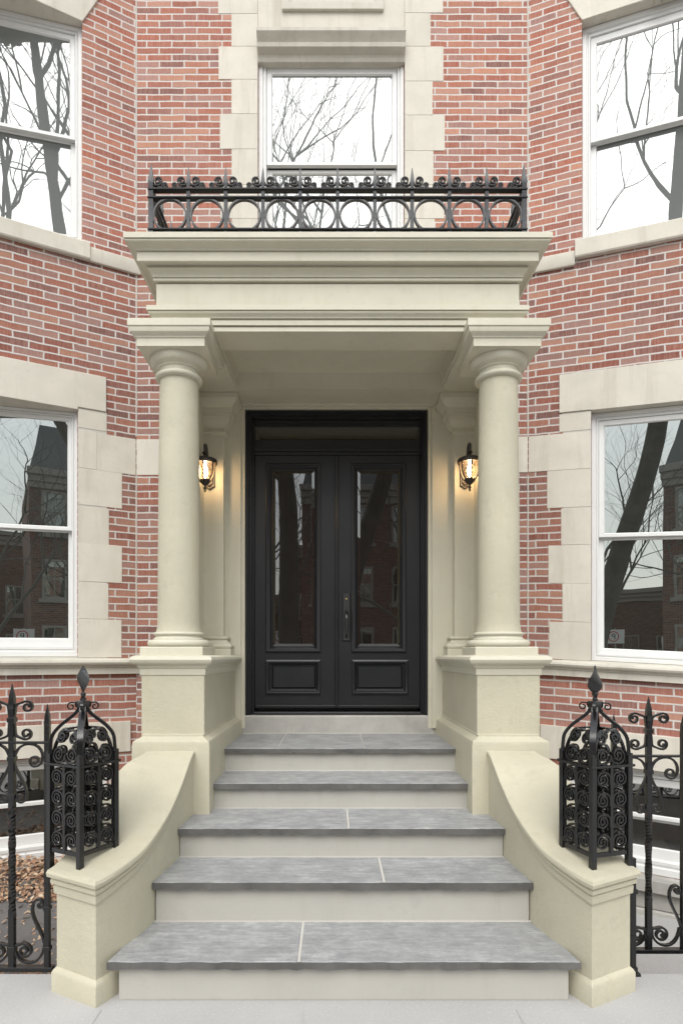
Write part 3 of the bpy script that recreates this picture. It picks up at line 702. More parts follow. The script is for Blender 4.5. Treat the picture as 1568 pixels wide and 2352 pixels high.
q = mb.add([(x, y, zc) for x, y in J_]); mb.face([q, q+1, q+2, q+3])
mb.build('porch_ceiling', 'stucco_smooth', port, 0, smooth=20)
mb = MB(); mb.box(fx0-.12, fx1+.12, Yf-.12, yb, 4.4382, 4.456); mb.build('porch_roof', 'stucco', port, .006)

# ------------------------------------------------------------------ roof railing
YR = 4.045; zr0 = 4.456
rail = thing('roof_railing', (X0, YR, zr0), 'low black iron railing of rings and spikes on top of the portico', 'railing')
px_posts = [347.5+85.5*k for k in range(11)]
xs = [X(p, YR) for p in px_posts]; zb_, zt1, zt2 = Z(529, YR), Z(456, YR), Z(437, YR)
sp = xs[1]-xs[0]
def spike(mb, x, y, r, z0, zb, ztip):
    mb.rings([[(x-q, y-q, z), (x+q, y-q, z), (x+q, y+q, z), (x-q, y+q, z)] for q, z in ((r, z0), (r, zb), (r*1.25, zb+.012), (r*.9, zb+.05), (.002, ztip))])
def rail_run(ax, side_y=None, flip=False):
    pass
def RM(a, d, c): return Vector((a, YR+d, c))
for i, x in enumerate(xs):
    r = .0155 if i in (0, 10) else .0115
    mb = MB(); spike(mb, x, YR, r, zr0-.01, Z(425, YR), Z(376 if i in (0, 10) else 385, YR)); mb.build('post', 'iron_grey', rail)
for zc_, nm in ((zt1, 0), (zt2, 1), (zb_, 2)):
    mb = MB(); mb.box(xs[0]-.02, xs[-1]+.02, -.022, .022, zc_-.0055, zc_+.0055, RM); mb.build('rail', 'iron_dark', rail, .002)
rad = .1065
for i in range(10):
    c = ((xs[i]+xs[i+1])/2, zt1-rad-.006)
    mb = MB(); pts = [(c[0]+rad*math.cos(2*PI*k/48), c[1]+rad*math.sin(2*PI*k/48)) for k in range(49)]
    zmin, zmax = zr0-.03, zt1
    mb.ribbon(pts, .011, -.012, .012, lambda a, d, b: RM(a, d, min(max(b, zmin), zmax+.006))); mb.build('ring', 'iron_grey', rail)
zt = zt2+.006
for i in range(10):
    for s in (-1, 1):
        x = xs[i] if s > 0 else xs[i+1]
        mb = MB()
        p = scroll((x+s*.012, zt+.045), (s*.35, -1), (x+s*.046, zt+.056), .029, R(-90) , 1.5, s, r1=.008)
        mb.ribbon(p, .0082, -.009, .009, RM); mb.build('scroll', 'iron_dark', rail); mb = MB()
        p = scroll((x+s*.045, zt+.018), (s*.9, -.5), (x+s*.093, zt+.024), .019, R(180) if s > 0 else 0, 1.35, -s, r1=.004)
        mb.ribbon(p, .0075, -.009, .009, RM); mb.build('scroll', 'iron_dark', rail)
for s, xk in ((-1, xs[0]), (1, xs[-1])):
    def SM(a, d, c, xk=xk): return Vector((xk+d, YR+a, c))
    Ls = YW-.02-YR
    for zc_ in (zt1, zt2, zb_):
        mb = MB(); mb.box(.02, Ls, -.018, .018, zc_-.0055, zc_+.0055, SM); mb.build('rail', 'iron_grey', rail, .002)
    for k in range(1, 6):
        mb = MB(); spike(mb, xk, YR+sp*k, .0095, zr0-.01, Z(425, YR), Z(385, YR)); mb.build('post', 'iron_grey', rail)
    for k in range(6):
        if sp*(k+.5)+rad > Ls: continue
        mb = MB(); c = (sp*(k+.5), zt1-rad-.006); pts = [(c[0]+rad*math.cos(2*PI*j/40), c[1]+rad*math.sin(2*PI*j/40)) for j in range(41)]
        mb.ribbon(pts, .009, -.011, .011, lambda a, d, b: SM(a, d, min(max(b, zmin), zmax+.006))); mb.build('ring', 'iron_grey', rail)

# ------------------------------------------------------------------ stoop
stoop = thing('front_stoop', (X0, 3.6, 0), 'flight of five bluestone treads with cement risers climbing to the front door', 'steps')
hT = [E-1.441, E-1.217, E-1.035, E-.8585, E-.6865]
Yf_ = [2.87, 3.277, 3.658, 4.109, 4.523]
Yr_ = [2.90, 3.307, 3.688, 4.139, 4.553, YDW+.02]
innerW = [(1.163, 2.86), (1.115, 2.96), (1.055, 3.12), (1.02, 3.3), (.995, 3.5), (.975, 3.75), (.962, 4.0)]
def wing_in(Y):
    for (a, ya), (b, yb2) in zip(innerW, innerW[1:]):
        if ya <= Y <= yb2: return a + (b-a)*(Y-ya)/(yb2-ya)
    return innerW[0][0] if Y < 2.9 else .962
thk = [.036, .042, .038, .040, .034]
jx = [X(688, 2.95), X(880, 3.35), X(800, 3.72), None, None]
for i in range(5):
    ya, yb2 = Yf_[i], Yr_[i+1]
    hwf = 1.115 if i == 0 else (1.02 if i == 1 else (.98 if i == 2 else .86)); hwb = (wing_in(yb2)+.03 if i < 2 else (.975 if i == 2 else .864))
    z1 = hT[i]; z0 = z1-thk[i]
    def slab(xa0, xb0, xa1, xb1):    # front x range, back x range ; slightly irregular front edge
        rnd = random.Random(i*7+int(xa0*100)); n = 14; m = MB()
        top, bot = [], []
        fr = [(xa0+(xb0-xa0)*k/n, ya+rnd.uniform(-.003, .003)) for k in range(n+1)]
        poly = fr + [(xb1, yb2), (xa1, yb2)]
        m.prism(poly, z0, z1); return m
    # joints
    js = [jx[i]] if jx[i] is not None else ([X(646, 4.9), X(832, 4.9)] if i == 4 else [])
    edges = [None] + js + [None]
    tb = MB()
    for k in range(len(edges)-1):
        l0 = X0-hwf if edges[k] is None else edges[k]+.006
        r0 = X0+hwf if edges[k+1] is None else edges[k+1]-.006
        l1 = X0-hwb if edges[k] is None else edges[k]+.006
        r1 = X0+hwb if edges[k+1] is None else edges[k+1]-.006
        m = slab(l0, r0, l1, r1); b = tb.add(m.v); 
        for f in m.f: tb.face([b+q for q in f])
    tr = tb.build('tread', 'bluestone', stoop, .006)
    for j in js:
        jm = MB(); jm.box(j-.0065, j+.0065, ya+.004, yb2, z0+.003, z1-.003); jm.build('mortar_joint', 'joint' if i < 3 else 'greystone', tr)
    em = MB(); rnd = random.Random(50+i); n = 60
    em.rings([[(X0-hwf+2*hwf*k/n, ya-.006+rnd.uniform(-.004, .003), z1-.003+rnd.uniform(-.002, .001)), (X0-hwf+2*hwf*k/n, ya-.007+rnd.uniform(-.004, .003), z0+.003+rnd.uniform(-.004, .002)), (X0-hwf+2*hwf*k/n, ya+.012, z0+.004), (X0-hwf+2*hwf*k/n, ya+.012, z1-.004)] for k in range(n+1)])
    em.build('split_edge', 'rough_edge', tr, smooth=50)
    if i < 4 or True:
        jm = MB(); jm.box(X0-hwb+.02, X0+hwb-.02, yb2-.009, yb2+.004, z1-.004, z1+.004); jm.build('mortar_joint', 'joint', tr)
for i in range(5):
    zlo = 0.0 if i == 0 else hT[i-1]-.01
    hw = 1.07 if i == 0 else (wing_in(Yr_[i])+.03 if i < 3 else .862)
    if i == 1: hw = 1.013
    if i == 2: hw = .977
    mb = MB(); mb.box(X0-hw, X0+hw, Yr_[i], Yr_[i+1]+.05, zlo, hT[i]-thk[i]-.001); mb.build('riser', 'riser', stoop, .004)
mb = MB(); rnd = random.Random(5); n = 20
mb.rings([[(X0-.855+1.71*k/n, YDW+.02+dy+rnd.uniform(-.003, .003), z) for dy, z in ((.0, hT[4]-.01), (0, zsill-.012), (.012, zsill), (.25, zsill), (.25, hT[4]-.01))] for k in range(n+1)])
mb.build('door_sill', 'greystone', stoop, 0)

# ------------------------------------------------------------------ stuccoed wing walls
def wing(s):
    st = [((1.163, 2.86), (1.405, 2.99), .600), ((1.115, 2.96), (1.385, 3.08), .614), ((1.055, 3.12), (1.36, 3.22), .642), ((1.02, 3.3), (1.345, 3.37), .690), ((.995, 3.5), (1.337, 3.54), .762),
          ((.98, 3.68), (1.334, 3.70), .850), ((.97, 3.82), (1.312, 3.83), .945), ((.965, 3.92), (1.275, 3.92), 1.005), ((.962, 4.02), (1.25, 4.02), 1.028)]
    zo_ = [.603, .632, .69, .775, .878, .950, .984, 1.004, 1.026]
    P = catmull([(*a, z) for a, b, z in st], 5); Q = catmull([(*b, zz_) for (a, b, z), zz_ in zip(st, zo_)], 5); N = len(P)
    loop = [(p.x, p.y) for p in P] + [(q.x, q.y) for q in reversed(Q)]
    zt_ = [p.z for p in P] + [q.z for q in reversed(Q)]
    fade = [max(.30, 1-1.0*i/(N*.85)) for i in range(N)]; fade = fade + fade[::-1]
    n = len(loop); nor = []
    for i in range(n):
        a, b, c = loop[i-1], loop[i], loop[(i+1) % n]
        e1 = Vector((b[0]-a[0], b[1]-a[1])).normalized(); e2 = Vector((c[0]-b[0], c[1]-b[1])).normalized()
        n1 = Vector((e1.y, -e1.x)); n2 = Vector((e2.y, -e2.x)); m = (n1+n2)
        m = m.normalized(); k = 1/max(.5, m.dot(n1)); nor.append(m*k)
    # orientation: outward must point away from the centroid
    cx = sum(p[0] for p in loop)/n; cy = sum(p[1] for p in loop)/n
    if sum(nor[i].dot(Vector((loop[i][0]-cx, loop[i][1]-cy))) for i in range(n)) < 0: nor = [-v for v in nor]
    w = thing('stoop_wing_wall', (X0+s*1.2, 3.3, 0), 'sweeping cream stucco wing wall %s of the steps, carrying an iron cage' % ('left' if s < 0 else 'right'), 'wall', 'stucco wing walls flanking the steps')
    rnd = random.Random(11 if s < 0 else 12)
    def ring(o, dz, absz=None, fd=True):
        r = []
        for i in range(n):
            k = fade[i] if fd else 1.0
            x = loop[i][0]+nor[i].x*o*k; y = loop[i][1]+nor[i].y*o*k
            z = absz if absz is not None else zt_[i]+dz*(k*.75+.25)
            r.append((X0+s*x, y, z))
        return r
    mb = MB()
    mb.rings([ring(0, 0, -.02), ring(0, 0, .22), ring(0, -.16), ring(0, -.128), ring(.011, -.124), ring(.013, -.090), ring(.008, -.084), ring(.010, -.080), ring(.023, -.074), ring(.024, -.058), ring(.018, -.052), ring(.022, -.048), ring(.036, -.040), ring(.039, -.022), ring(.033, -.008), ring(.020, -.001), ring(.008, .0015)], True, False)
    b = len(mb.v)-n
    for i in range(N-1): mb.face([b+i, b+i+1, b+n-2-i, b+n-1-i])
    body = mb.build('wall_body', 'stucco', w, 0, smooth=32)
    # foot block at the newel
    k = 8; lp = [loop[i] for i in range(k)] + [loop[n-1-i] for i in range(k-1, -1, -1)]
    nn = [nor[i] for i in range(k)] + [nor[n-1-i] for i in range(k-1, -1, -1)]
    def fr(o, z): return [(X0+s*(p[0]+v.x*o), p[1]+v.y*o, z) for p, v in zip(lp, nn)]
    mb = MB(); mb.rings([fr(.020, -.02), fr(.021, .092), fr(.014, .104), fr(.002, .116), fr(-.02, .12)]); mb.build('foot_block', 'stucco', w, .004, smooth=40)
wing(-1); wing(1)

# ------------------------------------------------------------------ iron newel cages
def cage_proto():
    root = thing('newel_cage', (0, 0, 0), 'black iron scrollwork cage with twisted leaf finial on the left wing wall', 'iron cage', 'iron scroll cages topping the wing walls')
    w = .108; zr = .49
    for sx in (-1, 1):
        for sy in (-1, 1):
            mb = MB(); mb.box(sx*w-.0138, sx*w+.0138, sy*w-.0138, sy*w+.0138, -.05, zr+.06)
            path = catmull([(w, zr+.05), (w-.001, zr+.09), (w-.007, zr+.14), (w-.031, zr+.185), (.046, zr+.222), (.024, zr+.250), (.013, zr+.278)], 4)
            rr = []
            for i, p in enumerate(path):
                q = .0118 if i > 2 else .0132
                nx = path[min(i+1, len(path)-1)]-path[max(i-1, 0)]; L = nx.length; tx, tz = nx.x/L, nx.y/L
                c = Vector((sx*p.x, sy*p.x, p.y)); rad_ = Vector((sx, sy, 0)).normalized(); tan = (rad_*tx*1.414+Vector((0, 0, tz))).normalized()
                side = rad_.cross(Vector((0, 0, 1))); up = side.cross(tan)
                rr.append([c+side*q*1.35+up*q*.7, c-side*q*1.35+up*q*.7, c-side*q*1.35-up*q*.7, c+side*q*1.35-up*q*.7])
            mb.rings(rr); mb.build('corner_post', 'iron', root, .002, local=True)
    mb = MB(); o = w+.022
    for a in range(4):
        m = Matrix.Rotation(a*PI/2, 3, 'Z'); f = lambda x, y, z, m=m: m @ Vector((x, y, z))
        mb.box(-o+.0005*a, o-.0005*a, -o+.0002, -o+.024, zr-.006-.0003*a, zr+.006+.0003*a, f)
    mb.build('shelf_rail', 'iron', root, .002, local=True)
    mb = MB()
    for a in range(4):
        m = Matrix.Rotation(a*PI/2, 3, 'Z'); f = lambda x, y, z, m=m: m @ Vector((x, y, z))
        mb.box(-w+.010, w-.010, -w-.007, -w+.007, .050, .072, f)
    mb.build('bottom_rail', 'iron', root, .002, local=True)
    for a in range(4):
        m = Matrix.Rotation(a*PI/2, 3, 'Z')
        f = lambda x, d, z, m=m: m @ Vector((x, -w+d, z))
        mb = MB(); mb.box(-.0085, .0085, -.0085, .0085, .06, zr, f)
        for s in (-1, 1):
            for k in range(4):
                zc_ = .122 + k*.102; r = .036
                c = (s*.052, zc_-.002)
                p = scroll((s*.008, zc_-.03), (0, 1), c, r, R(90), 2.0, -s, r1=.005, hl=.55)
                mb.ribbon(p, .0078, -.009, .009, f)
            # big arch ribs up to the dome
        def dome(x, d, z):
            t = max(0, (z-zr)/.23); inn = .0 + .060*t*t
            return m @ Vector((x*(1-.20*t), -w+d+inn*.8+.004, z))
        for s in (-1, 1):
            p = scroll((0, zr+.050), (s*.2, -1), (s*.048, zr+.050), .041, R(250) if s > 0 else R(290), 2.1, s, r1=.004)
            mb.ribbon(p, .0078, -.009, .009, dome)
            p = scroll((0, zr+.16), (s*.4, 1), (s*.046, zr+.135), .036, R(110) if s > 0 else R(70), 1.9, -s, r1=.004)
            mb.ribbon(p, .0078, -.009, .009, dome)
            p = bez((s*.088, zr+.01), (s*.105, zr+.08), (s*.085, zr+.14), (s*.04, zr+.17), 8)
            mb.ribbon(p, .0078, -.009, .009, dome)
        mb.build('scroll_panel', 'iron', root, .0012, local=True)
    zt = zr+.265
    mb = MB(); mb.mould4(-.020, .020, -.020, .020, [(.0, zt-.012), (.006, zt-.008), (.006, zt+.002), (.002, zt+.006), (.002, zt+.010), (.007, zt+.016), (.008, zt+.034), (.005, zt+.044), (0, zt+.046)])
    mb.build('collar', 'iron', root, .0015, local=True)
    for a in range(4):
        m = Matrix.Rotation(a*PI/2+PI/4, 3, 'Z'); f = lambda x, d, z, m=m: m @ Vector((x, d, z))
        mb = MB(); p = scroll((.022, zt+.03), (.8, .6), (.056, zt+.018), .020, R(100), 1.1, -1, r1=.006); mb.ribbon(p, .007, -.008, .008, f); mb.build('collar_scroll', 'iron', root, .001, local=True)
    mb = MB(); rr = []
    zz0 = zt+.044
    for k in range(45):
        t = k/44; z = zz0+t*.182
        if t < .24: wd = .018-.005*math.sin(PI*t/.24); th = .013; ang = R(20+150*t/.24)
        else:
            q = (t-.24)/.76; wd = .0075*(1-q)+.0005+.037*math.sin(PI*q**.72)**1.05; th = .002+.013*math.sin(PI*q**.7)**.8
            ang = R(170-20+75*q)
        ca, sa = math.cos(ang), math.sin(ang)
        rr.append([(wd*ca, wd*sa, z), (-th*sa, th*ca, z), (-wd*ca, -wd*sa, z), (th*sa, -th*ca, z)])
    mb.rings(rr); mb.build('finial', 'iron', root, 0, local=True, smooth=50)
    return root
cg = cage_proto(); cg.location = (X(191, 3.10)-.0, 3.10, .612); cg.rotation_euler = (0, 0, R(-28))
cg2 = copy_tree(cg); cg2.location = (X(1366, 3.08)+.0, 3.08, .612); cg2.rotation_euler = (0, 0, R(18))
cg2['label'] = 'black iron scrollwork cage with twisted leaf finial on the right wing wall'

# ------------------------------------------------------------------ iron fences
def bar(mb, x, r, z0, z1, tw0=None, tw1=None, turns=5):
    rr = []; n = 60 if tw0 is not None else 1
    zs = [z0+(z1-z0)*k/n for k in range(n+1)]
    for z in zs:
        a = 0
        if tw0 is not None: a = 2*PI*turns*min(1, max(0, (z-tw0)/(tw1-tw0)))
        q = r*1.414
        rr.append([(x+q*math.cos(a+PI/4+j*PI/2), q*math.sin(a+PI/4+j*PI/2), z) for j in range(4)])
    mb.rings(rr)
def fence_fm(a, d, b): return Vector((a, d, b))
def main_picket(root, x, ztip, zrail, zbase=.02):
    k = ztip
    mb = MB(); bar(mb, x, .0148, zbase, zrail+.27-.33, zbase+.28, zrail-.33, 6)
    pk_z = zrail-.06
    bar(mb, x, .0142, pk_z-.02, ztip-.13)
    mb.rings([[(x-q, -q, z), (x+q, -q, z), (x+q, q, z), (x-q, q, z)] for q, z in ((.012, ztip-.135), (.0155, ztip-.12), (.013, ztip-.07), (.0015, ztip))])
    for zc_ in (ztip-.19, zrail-.085, zrail-.28, zbase+.10):
        mb.box(x-.020, x+.020, -.018, .018, zc_-.012, zc_+.012)
    pk = mb.build('picket', 'iron', root, .0015, local=True, smooth=40)
    for s in (-1, 1):
        f = fence_fm
        class SB:
            def ribbon(self, *a):
                m_ = MB(); m_.ribbon(*a); m_.build('scroll', 'iron', pk, .001, local=True)
        sb = SB()
        p = scroll((x+s*.012, ztip-.17), (s*.15, 1), (x+s*.080, ztip-.122), .030, R(110) if s > 0 else R(70), 1.35, -s, r1=.009, hl=.7); sb.ribbon(p, .0108, -.009, .009, f)
        p = scroll((x+s*.012, ztip-.21), (s*.15, -1), (x+s*.074, ztip-.262), .030, R(-110) if s > 0 else R(-70), 1.35, s, r1=.009, hl=.7); sb.ribbon(p, .0108, -.009, .009, f)
        p = scroll((x+s*.012, zrail-.085), (s*.15, 1), (x+s*.128, zrail-.078), .036, R(60) if s > 0 else R(120), 0, -s)
        p = bez((x+s*.012, zrail-.085), (x+s*.02, zrail-.03), (x+s*.05, zrail-.008), (x+s*.095, zrail-.008), 8)[:-1] + bez((x+s*.095, zrail-.008), (x+s*.175, zrail-.008), (x+s*.178, zrail-.125), (x+s*.120, zrail-.125), 9)[:-1] + spiral((x+s*.120, zrail-.095), .030, .009, R(-90), 1.2, -s)
        sb.ribbon(p, .0108, -.009, .009, f)
        p = bez((x+s*.010, zrail-.10), (x+s*.02, zrail-.16), (x+s*.075, zrail-.21), (x+s*.078, zrail-.27), 9)[:-1] + bez((x+s*.078, zrail-.27), (x+s*.078, zrail-.315), (x+s*.035, zrail-.325), (x+s*.026, zrail-.295), 6)[:-1] + spiral((x+s*.040, zrail-.285), .016, .005, R(200) if s > 0 else R(-20), 1.0, -s)
        sb.ribbon(p, .0108, -.009, .009, f)
        p = scroll((x+s*.014, zbase+.105), (s*.3, 1), (x+s*.066, zbase+.085), .040, R(115) if s > 0 else R(65), 1.55, -s, r1=.010); sb.ribbon(p, .0115, -.010, .010, f)
        p = bez((x+s*.014, zbase+.095), (x+s*.03, zbase+.03), (x+s*.08, zbase+.015), (x+s*.12, zbase+.03), 8)+bez((x+s*.12, zbase+.03), (x+s*.15, zbase+.045), (x+s*.165, zbase+.08), (x+s*.170, zbase+.12), 5)[1:]; sb.ribbon(p, .0115, -.010, .010, f)
def plain_picket(root, x, ztip, zbase=.02, sides=(-1, 1)):
    mb = MB(); bar(mb, x, .0130, zbase, ztip-.10)
    mb.rings([[(x-q, -q, z), (x+q, -q, z), (x+q, q, z), (x-q, q, z)] for q, z in ((.011, ztip-.125), (.0135, ztip-.11), (.011, ztip-.06), (.0015, ztip))])
    for zc_ in (zbase+.10, zbase+.31): mb.box(x-.018, x+.018, -.016, .016, zc_-.010, zc_+.010)
    pk = mb.build('picket', 'iron', root, .0015, local=True, smooth=40)
    for s in sides:
        sb = MB(); p = bez((x+s*.012, zbase+.12), (x+s*.03, zbase+.20), (x+s*.075, zbase+.24), (x+s*.078, zbase+.30), 8)[:-1] + bez((x+s*.078, zbase+.30), (x+s*.08, zbase+.36), (x+s*.03, zbase+.37), (x+s*.022, zbase+.335), 7)[:-1] + spiral((x+s*.036, zbase+.325), .017, .006, R(150) if s > 0 else R(30), 1.0, s)
        sb.ribbon(p, .0115, -.010, .010, fence_fm); sb.build('scroll', 'iron', pk, .001, local=True)
def fence(s, Yf, x0, sp, zrail, ztm, ztp, n, label):
    root = thing('iron_fence', (x0, Yf, 0), label, 'fence', 'iron fences in front of the bays')
    for k in range(n):
        x = s*sp*k
        if k % 2 == 0: plain_picket(root, x, ztp, sides=((s,) if k == 0 else (-1, 1)))
        else: main_picket(root, x, ztm, zrail)
    L = s*sp*(n-1)
    a, b = min(-s*.0, L), max(-s*.0, L)
    mb = MB(); mb.box(a-.02, b+.02, -.016, .016, zrail-.006, zrail+.006); mb.build('top_rail', 'iron', root, .002, local=True)
    mb = MB(); mb.box(a-.03, b+.03, -.019, .019, .004, .026); mb.build('bottom_rail', 'iron', root, .002, local=True)
    return root
YFl, YFr = 3.17, 3.36
fl_ = fence(-1, YFl, X(109, YFl), .1835, Z(1706, YFl), Z(1570, YFl), Z(1617, YFl), 10, 'black iron fence with spear pickets and scrolls left of the steps, leaves behind it')
fr_ = fence(1, YFr, X(1409, YFr), .1915, Z(1737, YFr), Z(1600, YFr), Z(1641, YFr), 10, 'black iron fence with spear pickets and scrolls right of the steps, pale concrete behind it')
# end post of the right fence standing against the wing wall
mb = MB(); bar(mb, 0, .0135, 0, .60)
for zc_ in (.03, .19, .43): mb.box(-.019, .019, -.019, .019, zc_-.012, zc_+.012)
mb.box(-.03, .03, -.03, .03, .0, .014)
q = mb; 
for v in q.v: v += Vector((X(1452, 3.14), 3.14, 0))
q.build('end_post', 'iron', fr_, .0015)

# ------------------------------------------------------------------ wall lanterns
def lantern():
    root = thing('wall_lantern', (0, 0, 0), 'lit dark bronze wall lantern with amber glass left of the door', 'lantern', 'lit lanterns on the pilasters')
    z = lambda y: (1075-y)/272
    mb = MB(); mb.lathe([(.004, z(1041)), (.010, z(1042)), (.020, z(1038.5)-.0), (.023, z(1041)), (.020, z(1043)), (.012, z(1045)), (.014, z(1047)), (.030, z(1049)), (.052, z(1051.5)), (.080, z(1054)), (.098, z(1057)), (.103, z(1060)), (.103, z(1064)), (.098, z(1066)), (.090, z(1065)), (.02, z(1062))], n=32); mb.build('roof', 'bronze', root, local=True)
    mb = MB(); pr = [(.080, z(1065)), (.081, z(1070)), (.078, z(1079)), (.068, z(1090)), (.052, z(1099)), (.040, z(1104))]
    mb.lathe(pr, n=32, cap=False); mb.build('glass_shade', 'lampglass', root, local=True)
    for k in range(6):
        a = 2*PI*k/6+.52
        rm = MB(); rm.tube([((r+.004)*math.cos(a), (r+.004)*math.sin(a), zz_) for r, zz_ in pr], .0062, 6); rm.build('rib', 'bronze', root, local=True)
    mb = MB(); mb.lathe([(.02, z(1101)), (.046, z(1102)), (.047, z(1105)), (.036, z(1109)), (.018, z(1113)), (.007, z(1115)), (.007, z(1118)), (.013, z(1120)), (.014, z(1122)), (.007, z(1124)), (.009, z(1126)), (.006, z(1129)), (.001, z(1130))], n=24); mb.build('base_finial', 'bronze', root, local=True)
    mb = MB(); ap = catmull([(0, .0, z(1040)), (0, .0, z(1028)), (0, .012, z(1021)), (0, .045, z(1020)), (0, .075, z(1030)), (0, .10, z(1046)), (0, .155, z(1060)), (0, .19, z(1066))], 6)
    mb.tube(ap, [.011]*10+[.010]*(len(ap)-10), 8); mb.tube([(0, 0, z(1036)), (0, -.004, z(1024)), (0, .002, z(1019))], [.012, .013, .004], 8); mb.build('arm', 'bronze', root, local=True)
    mb = MB(); hw, hh = .042, .10
    poly = [(-hw, -hh), (0, -hh-.03), (hw, -hh), (hw, hh), (0, hh+.03), (-hw, hh)]
    mb.prism(poly, .185, .205, lambda a, b, c: Vector((a, c, b))); mb.prism([(a*.7, b*.8) for a, b in poly], .172, .185, lambda a, b, c: Vector((a, c, b))); mb.build('back_plate', 'bronze', root, .004, local=True)
    mb = MB(); mb.lathe([(.004, z(1061)), (.010, z(1064)), (.012, z(1070)), (.018, z(1076)), (.022, z(1083)), (.017, z(1091)), (.008, z(1096)), (.001, z(1097))], n=20); mb.build('bulb', 'bulb', root, local=True)
    return root
ln = lantern(); ln.location = (X(470.8, 5.075), 5.075, Z(1075, 5.075))
ln2 = copy_tree(ln); ln2.location = (X(1078.5, 5.075), 5.075, Z(1073, 5.075)); ln2['label'] = 'lit dark bronze wall lantern with amber glass right of the door'
for o in (ln, ln2):
    ld = bpy.data.lights.new('lantern_light', 'POINT'); ld.energy = 1.8; ld.color = (1.0, .68, .38); ld.shadow_soft_size = .034
    lo = bpy.data.objects.new('lantern_light', ld); COL.objects.link(lo); lo.location = o.location + Vector((0, 0, -.015))

# ------------------------------------------------------------------ ground
def sheet(name, x0, x1, y0, y1, z, mat, kind='structure'):
    mb = MB(); q = mb.add([(x0, y0, z), (x1, y0, z), (x1, y1, z), (x0, y1, z)]); mb.face([q, q+1, q+2, q+3]); o = mb.build(name, mat, smooth=0); o['kind'] = kind; return o
sheet('ground', -260, 260, -260, 260, -.70, 'soil')
sheet('street', -200, 200, -13.2, -4.1, -.16, 'asphalt')
mb = MB(); mb.box(-60, 60, -4.0, 3.14, -.8, 0); o = mb.build('sidewalk', 'sidewalk'); o['kind'] = 'structure'
mb = MB(); mb.box(-60, 60, -4.18, -4.003, -.3, .0); o = mb.build('kerb', 'greystone', bevel=.01); o['kind'] = 'structure'
mb = MB(); mb.box(-60, 60, -19.6, -13.2, -.3, -.02); o = mb.build('far_sidewalk', 'sidewalk'); o['kind'] = 'structure'
mb = MB()
M['sw_joint'] = mat_concrete('sidewalk_joint', (.36,.35,.34), (.40,.39,.38), (.42,.41,.40))
for xx in (X(218, 2.75), X(695, 2.75), X(1197, 2.75)): mb.box(xx-.0035, xx+.0035, -3.9, 2.82, -.01, .003)
o = mb.build('sidewalk_joints', 'sw_joint'); o['kind'] = 'structure'
mb = MB(); mb.box(-6, -.9, 3.141, 7, -.41, -.13); o = mb.build('areaway_paving', 'soil'); o['kind'] = 'structure'
mb = MB(); mb.box(1.0, 6, 3.141, 7, -.66, -.57); o = mb.build('areaway_slab', 'sidewalk'); o['kind'] = 'structure'
# fallen leaves
rnd = random.Random(3); mb = MB()
def leaf(x, y, z, s):
    a = rnd.uniform(0, 2*PI); t1 = rnd.uniform(-.7, .7); t2 = rnd.uniform(-.6, .6); c = rnd.uniform(-.25, .35)
    rot = Matrix.Rotation(a, 3, 'Z') @ Matrix.Rotation(t1, 3, 'X') @ Matrix.Rotation(t2, 3, 'Y')
    pts = [(-1, 0, 0), (-.45, -.42, c), (.25, -.38, c), (1, 0, 0), (.25, .38, c), (-.45, .42, c), (-.45, 0, 0), (.25, 0, 0)]
    q = mb.add([Vector((x, y, z)) + rot @ Vector((p[0]*s, p[1]*s, p[2]*s*.8)) for p in pts])
    for f in ((0,1,6), (1,2,7,6), (2,3,7), (3,4,7), (4,5,6,7), (5,0,6)): mb.face([q+i for i in f])
for k in range(5200):
    x = rnd.uniform(-3.7, -1.45); y = 3.3 + 1.9*(rnd.random()**.45)
    if y < 4.36 and rnd.random() < .95: continue
    h = max(0, (y-4.36))*.09 + .012
    leaf(x, y, -.125+rnd.uniform(0, h), rnd.uniform(.015, .031))
for k in range(420):
    x = rnd.uniform(-3.5, -1.42); y = rnd.uniform(3.22, 4.3); leaf(x, y, -.125, rnd.uniform(.008, .02))
for k in range(500):
    x0_ = rnd.choice([-1.75, -2.05, -1.6, -2.4]); leaf(rnd.gauss(x0_, .10), rnd.gauss(3.34, .06), -.125+rnd.uniform(0, .02), rnd.uniform(.008, .02))
o = mb.build('leaf_litter', 'leaf', smooth=0); tag(o, 'brown fallen leaves heaped behind the left iron fence', 'leaves', None, 'stuff')
# cardboard box just inside the right basement window
bx = thing('cardboard_box', (0, 0, 0), 'brown cardboard box with a pale label inside the right basement window', 'box')
u0b = FR.u(1440, -.3)
c0 = FR.z(1500, 1968, -.3)
mb = MB(); mb.box(u0b-.02, u0b+.34, -.62, -.30, c0-.16, c0+.10, FR); mb.build('carton', 'card', bx, .003)
mb = MB(); mb.box(u0b+.0, u0b+.12, -.2985, -.2975, c0-.02, c0+.06, FR); mb.build('paper_label', 'label', bx)

